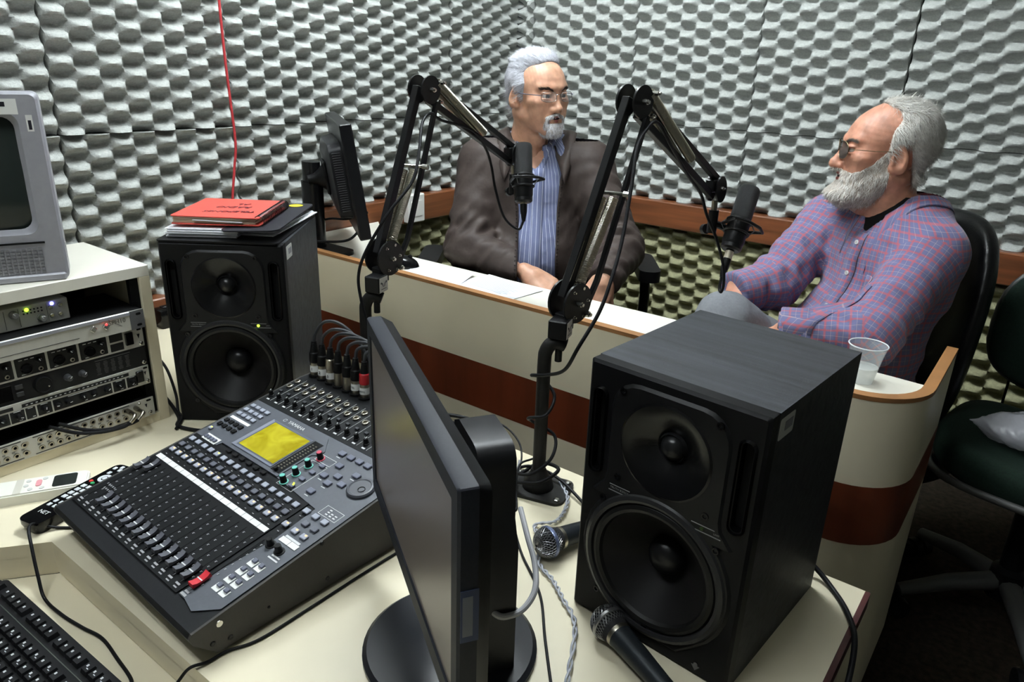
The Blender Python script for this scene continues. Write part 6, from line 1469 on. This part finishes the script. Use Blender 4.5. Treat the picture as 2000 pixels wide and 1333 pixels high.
segs = [(lambda p: tor2(p), C2 - [0, 0, .4], C2, f2, .165), (dn(s2R + (e2R - s2R) * .12, e2R, .072, .064), s2R, e2R, (-.3, -.7, .4), .066), (dn(e2R, w2R, .064, .05), e2R, w2R, (-.2, -.5, .6), .06), (dn(s2L + (e2L - s2L) * .12, e2L, .072, .064), s2L, e2L, (.3, -.7, .5), .066), (dn(e2L, w2L, .064, .05), e2L, w2L, (.1, -.7, .6), .06)]
so = npmesh('shirt', V - B2, F, m_plaid, pm2, uv=cloth_uv(V, F, segs)); so['label'] = 'blue and red plaid shirt with rolled cuffs'
nc2 = C2 + np.array([0, 0, .160]) - f2 * .028
collar('shirt_collar', sh2, nc2 + np.array([0, 0, .020]), f2, .064, .098, m_plaid, .36, .028, .022, pm2, B2, front=.03, drop0=.04)
pl = []
for z in np.linspace(.118, -.29, 24): pl.append([ray_surface(sh2, C2 + R2 @ np.array([dx, .36, z]), -f2, .45) + f2 * .0028 - B2 for dx in (-.018, 0, .018)])
po = sheet(pl).build('shirt_placket', m_plaid, pm2, 60); solid(po, .002); l = po.data.uv_layers.new(name='cloth'); k = np.array([lp.vertex_index for lp in po.data.loops]); l.data.foreach_set('uv', np.stack([(k % 3) * .018, (k // 3) * .017], 1).astype(np.float32).ravel())
for z in (.095, .02, -.06, -.13, -.20): p = ray_surface(sh2, C2 + R2 @ np.array([0, .36, z]), -f2, .45) + f2 * .004; add_button(pm2, sh2, p - B2, f2 + np.array([0, 0, .15]), .0058)
pk = [[ray_surface(sh2, C2 + R2 @ np.array([x, .36, z]), -f2, .45) + f2 * .0035 - B2 for x in np.linspace(-.055, -.135, 8)] for z in np.linspace(.03, -.075, 8)]
ko = sheet(pk).build('chest_pocket', m_plaid, pm2, 60); solid(ko, .0022); l = ko.data.uv_layers.new(name='cloth'); k = np.array([lp.vertex_index for lp in ko.data.loops]); l.data.foreach_set('uv', np.stack([(k % 8) * .0115 + .05, (k // 8) * .015], 1).astype(np.float32).ravel())
def und(P):
    Q = (P - C2) @ R2; return np.maximum(tor2(P, -.004), np.maximum(np.abs(Q[:, 0]) - .055, .09 - Q[:, 2]))
V, F = nets(und, C2 - [.2, .2, .0], C2 + [.2, .2, .2], .009, 1); npmesh('undershirt', V - B2, F, m_blackm, pm2)
h2 = C2 - np.array([0, 0, .34]) + f2 * .0
k2a, a2a = np.array([-.598, 1.672, .733]), np.array([-.47, 1.72, .36]); k2b, a2b = np.array([-.395, 1.560, .520]), np.array([-.40, 1.52, .09])
def tr2(P):
    d = ell(P, h2 + f2 * .03, (.175, .15, .10), R2); d = smin(d, leg_field(P, h2 - l2 * .07 + f2 * .05, k2a, a2a, (.092, .070, .052)), .03); d = smin(d, leg_field(P, h2 + l2 * .09 + f2 * .05, k2b, a2b), .03)
    return d + .003 * waves(P, 81, 6, .05, .12)
V, F = nets(tr2, (-.76, 1.42, .06), (-.08, 2.16, .86), .011); to = npmesh('trousers', V - B2, F, m_trouser2, pm2); to['label'] = 'grey trousers, one leg crossed over the other'
shoe(pm2, a2b - B2 + [0, 0, -.02], (0, 1, 0) if 0 else (-.3, .5, 0)); shoe(pm2, a2a - B2 + np.array([.0, 0, -.01]), (.7, -.1, -.3))
HV, HF = make_head(pm2, B2, (-.371, 1.946, 1.146), (-.921, -.388, 0), .97, 2, tilt=.0, nod=.0)
hR = hand_at(w2R - (w2R - e2R) * .08, (.10, -.45, -.75), (-.5, -.5, .5), .5, .6, False); hL = hand_at(w2L - (w2L - e2L) * .08, (-.72, .40, -.58), (-.5, -.3, .8), .45, .6, True)
def core2(P):
    d = tor2(P, -.03)
    for a, b, c in ((s2R, e2R, w2R), (s2L, e2L, w2L)): d = smin(d, smin(rc(P, a, b, .045, .038), rc(P, b, b + (c - b) * .72, .038, .022), .02), .03)
    d = smin(d, leg_field(P, h2 - l2 * .07 + f2 * .05, k2a, a2a, (.07, .05, .035)), .03); d = smin(d, leg_field(P, h2 + l2 * .09 + f2 * .05, k2b, a2b, (.07, .045, .035)), .03); return d
CV, CF = nets(core2, (-.78, 1.42, .04), (-.02, 2.24, 1.04), .018, 1)
V, F = join([(HV, HF), (CV - B2, CF), (hR[0] - B2, hR[1]), (hL[0] - B2, hL[1])]); npmesh('body', V, F, m_skin2, pm2)
# ================================================================== chairs
m_leather = M('black_leather', (13, 13, 14), .3, bump=(260, .3, .0012)); m_green = M('dark_green_fabric', (18, 34, 26), .9, noise=(200, .25))
m_grey_pl = M('grey_plastic', (66, 66, 64), .5)
def chair(label, c, fw, mat, back_w, back_z, back_off, seat_r, piping=None, arms=False, recline=.12, seat_z=.46, br=.265, b0=0.0):
    c = np.array(c, float); f = np.array([fw[0], fw[1], 0.]); f /= np.linalg.norm(f); R = np.stack([[f[1], -f[0], 0], f, [0, 0, 1]], 1)
    t = thing('office_chair', label, 'chair', (c[0], c[1], 0))
    def sq(Q, hw, hh, n): return (np.abs(Q[0] / hw) ** n + np.abs(Q[1] / hh) ** n) ** (1 / n) - 1
    def seatf(P):
        Q = P @ R; z = Q[:, 2] - (seat_z - .045) + .03 * (np.abs(Q[:, 0]) / seat_r) ** 2 * -1
        e = sq((Q[:, 0], Q[:, 1]), seat_r, seat_r * .95, 3.2) * seat_r; return smax(e, np.abs(z) - .042, .035)
    V, F = nets(seatf, (-.32, -.32, seat_z - .16), (.32, .32, seat_z + .05), .012, 1); npmesh('seat', V, F, mat, t)
    z0, z1 = back_z; zc, hh = (z0 + z1) / 2, (z1 - z0) / 2
    def backf(P):
        Q = P @ R; y = Q[:, 1] + back_off + (Q[:, 2] - z0) * recline - .35 * Q[:, 0] ** 2 / back_w; e = sq((Q[:, 0], Q[:, 2] - zc), back_w, hh, 2.8) * min(back_w, hh)
        return smax(e, np.abs(y) - .030, .030)
    V, F = nets(backf, (-.42, -.42, z0 - .05), (.42, .42, z1 + .05), .011, 1); npmesh('backrest', V, F, mat, t)
    W = lambda q: tuple(R @ np.array(q, float))
    if piping is not None:
        pts = []
        for k in range(40):
            a = 2 * PI * k / 40; x = back_w * 1.0 * math.copysign(abs(math.cos(a)) ** (2 / 2.8), math.cos(a)); z = zc + hh * math.copysign(abs(math.sin(a)) ** (2 / 2.8), math.sin(a)); pts.append(W((x, -back_off - (z - z0) * recline + .35 * x * x / back_w, z)))
        MB().tube(pts, .008, 8, closed=True).build('backrest_piping', piping, t, 60)
        pts = [W((seat_r * 1.01 * math.copysign(abs(math.cos(a)) ** (2 / 3.2), math.cos(a)), seat_r * .96 * math.copysign(abs(math.sin(a)) ** (2 / 3.2), math.sin(a)), seat_z - .075)) for a in [2 * PI * k / 40 for k in range(40)]]
        MB().tube(pts, .010, 8, closed=True).build('seat_piping', piping, t, 60)
    MB().tube(spline([W((0, -.05, seat_z - .10)), W((0, -back_off * .8, seat_z - .09)), W((0, -back_off - .045, seat_z)), W((0, -back_off - .06 - .2 * recline, zc))], 6), .018, 10).build('back_bracket', m_black, t, 60)
    MB().lathe([(.075, seat_z - .105), (.05, seat_z - .125), (.027, seat_z - .14), (.026, .16), (.04, .15), (.045, .075), (.03, .07)], 20).build('stem', m_black, t)
    for k in range(5):
        a = 2 * PI * k / 5 + b0; e = Vector((math.cos(a), math.sin(a), 0))
        MB().tube([e * .02 + Vector((0, 0, .115)), e * .14 + Vector((0, 0, .105)), e * br + Vector((0, 0, .075))], [.026, .022, .016], 10).build('base_leg', m_grey_pl if piping is not None else m_black, t, 60)
        q = Vector((-e.y, e.x, 0)); cp = e * br + Vector((0, 0, .029)); MB().cyl(cp - q * .026, cp - q * .005, .028, n=16).cyl(cp + q * .005, cp + q * .026, .028, n=16).cyl(cp + Vector((0, 0, .0)), cp + Vector((0, 0, .04)), .008).build('caster', m_black, t)
    if arms:
        for s in (-1, 1):
            MB().prism(rrect(-.034, -.13, .034, .12, .03, 5), .672, .708, mat=Matrix(((R[0, 0], R[0, 1], 0, R[0, 0] * s * arms), (R[1, 0], R[1, 1], 0, R[1, 0] * s * arms), (0, 0, 1, 0), (0, 0, 0, 1)))).build('armrest', m_black, t)
            MB().tube(spline([W((s * arms, 0, .675)), W((s * arms * 1.02, -.02, .55)), W((s * arms * .95, -.02, .42)), W((s * .12, -.02, seat_z - .095))], 6), .017, 10).build('arm_support', m_black, t, 60)
    return t, R
ch2, RC2 = chair('black leather office chair with white tag under the bearded man', (-.335, 1.995), (-.56, -.83), m_leather, .215, (.42, 1.0), .145, .24, recline=.10, br=.23, b0=PI / 5, seat_z=.412)
tg = MB().box((0, 0, 0), (.0012, .012, .046), mat=Matrix.Translation(Vector(RC2 @ np.array([-.2095, -.105, .73]))) @ Matrix(((RC2[0, 0], RC2[0, 1], 0, 0), (RC2[1, 0], RC2[1, 1], 0, 0), (0, 0, 1, 0), (0, 0, 0, 1)))); tg.build('maker_tag', m_label, ch2)
ch1, _ = chair('black office chair with padded armrests under the man in brown jacket', (-1.345, 1.935), (.578, -.816), m_blackm, .22, (.50, .90), .20, .24, arms=.355, seat_z=.405)
chg, _ = chair('dark green office chair with grey piping holding a plastic bag', (.105, 2.005), (-.18, -.98), m_green, .215, (.555, .90), .20, .225, piping=m_grey_pl, seat_z=.50)
# crumpled plastic bag on the green chair
def bagf(P):
    d = ell(P, (0, 0, .035), (.10, .075, .045)); d = smin(d, rc(P, (-.07, .0, .03), (-.135, -.01, .045), .03, .008), .03); d = smin(d, rc(P, (.06, .02, .05), (.11, .04, .085), .04, .012), .03)
    q = waves(P, 91, 5, .05, .10); return smax(d + .007 * np.abs(q) * 2 + .004 * np.abs(waves(P, 92, 6, .02, .05)), -P[:, 2] + .001, .006)
V, F = nets(bagf, (-.17, -.12, -.01), (.17, .12, .14), .005, 1)
bg = thing('plastic_bag', 'crumpled translucent white plastic bag lying on the green chair seat', 'bag', (.065, 1.97, .503), .25)
npmesh('film', V, F, M('bag_film', (214, 214, 220), .22, alpha=.55, spec=.7), bg)
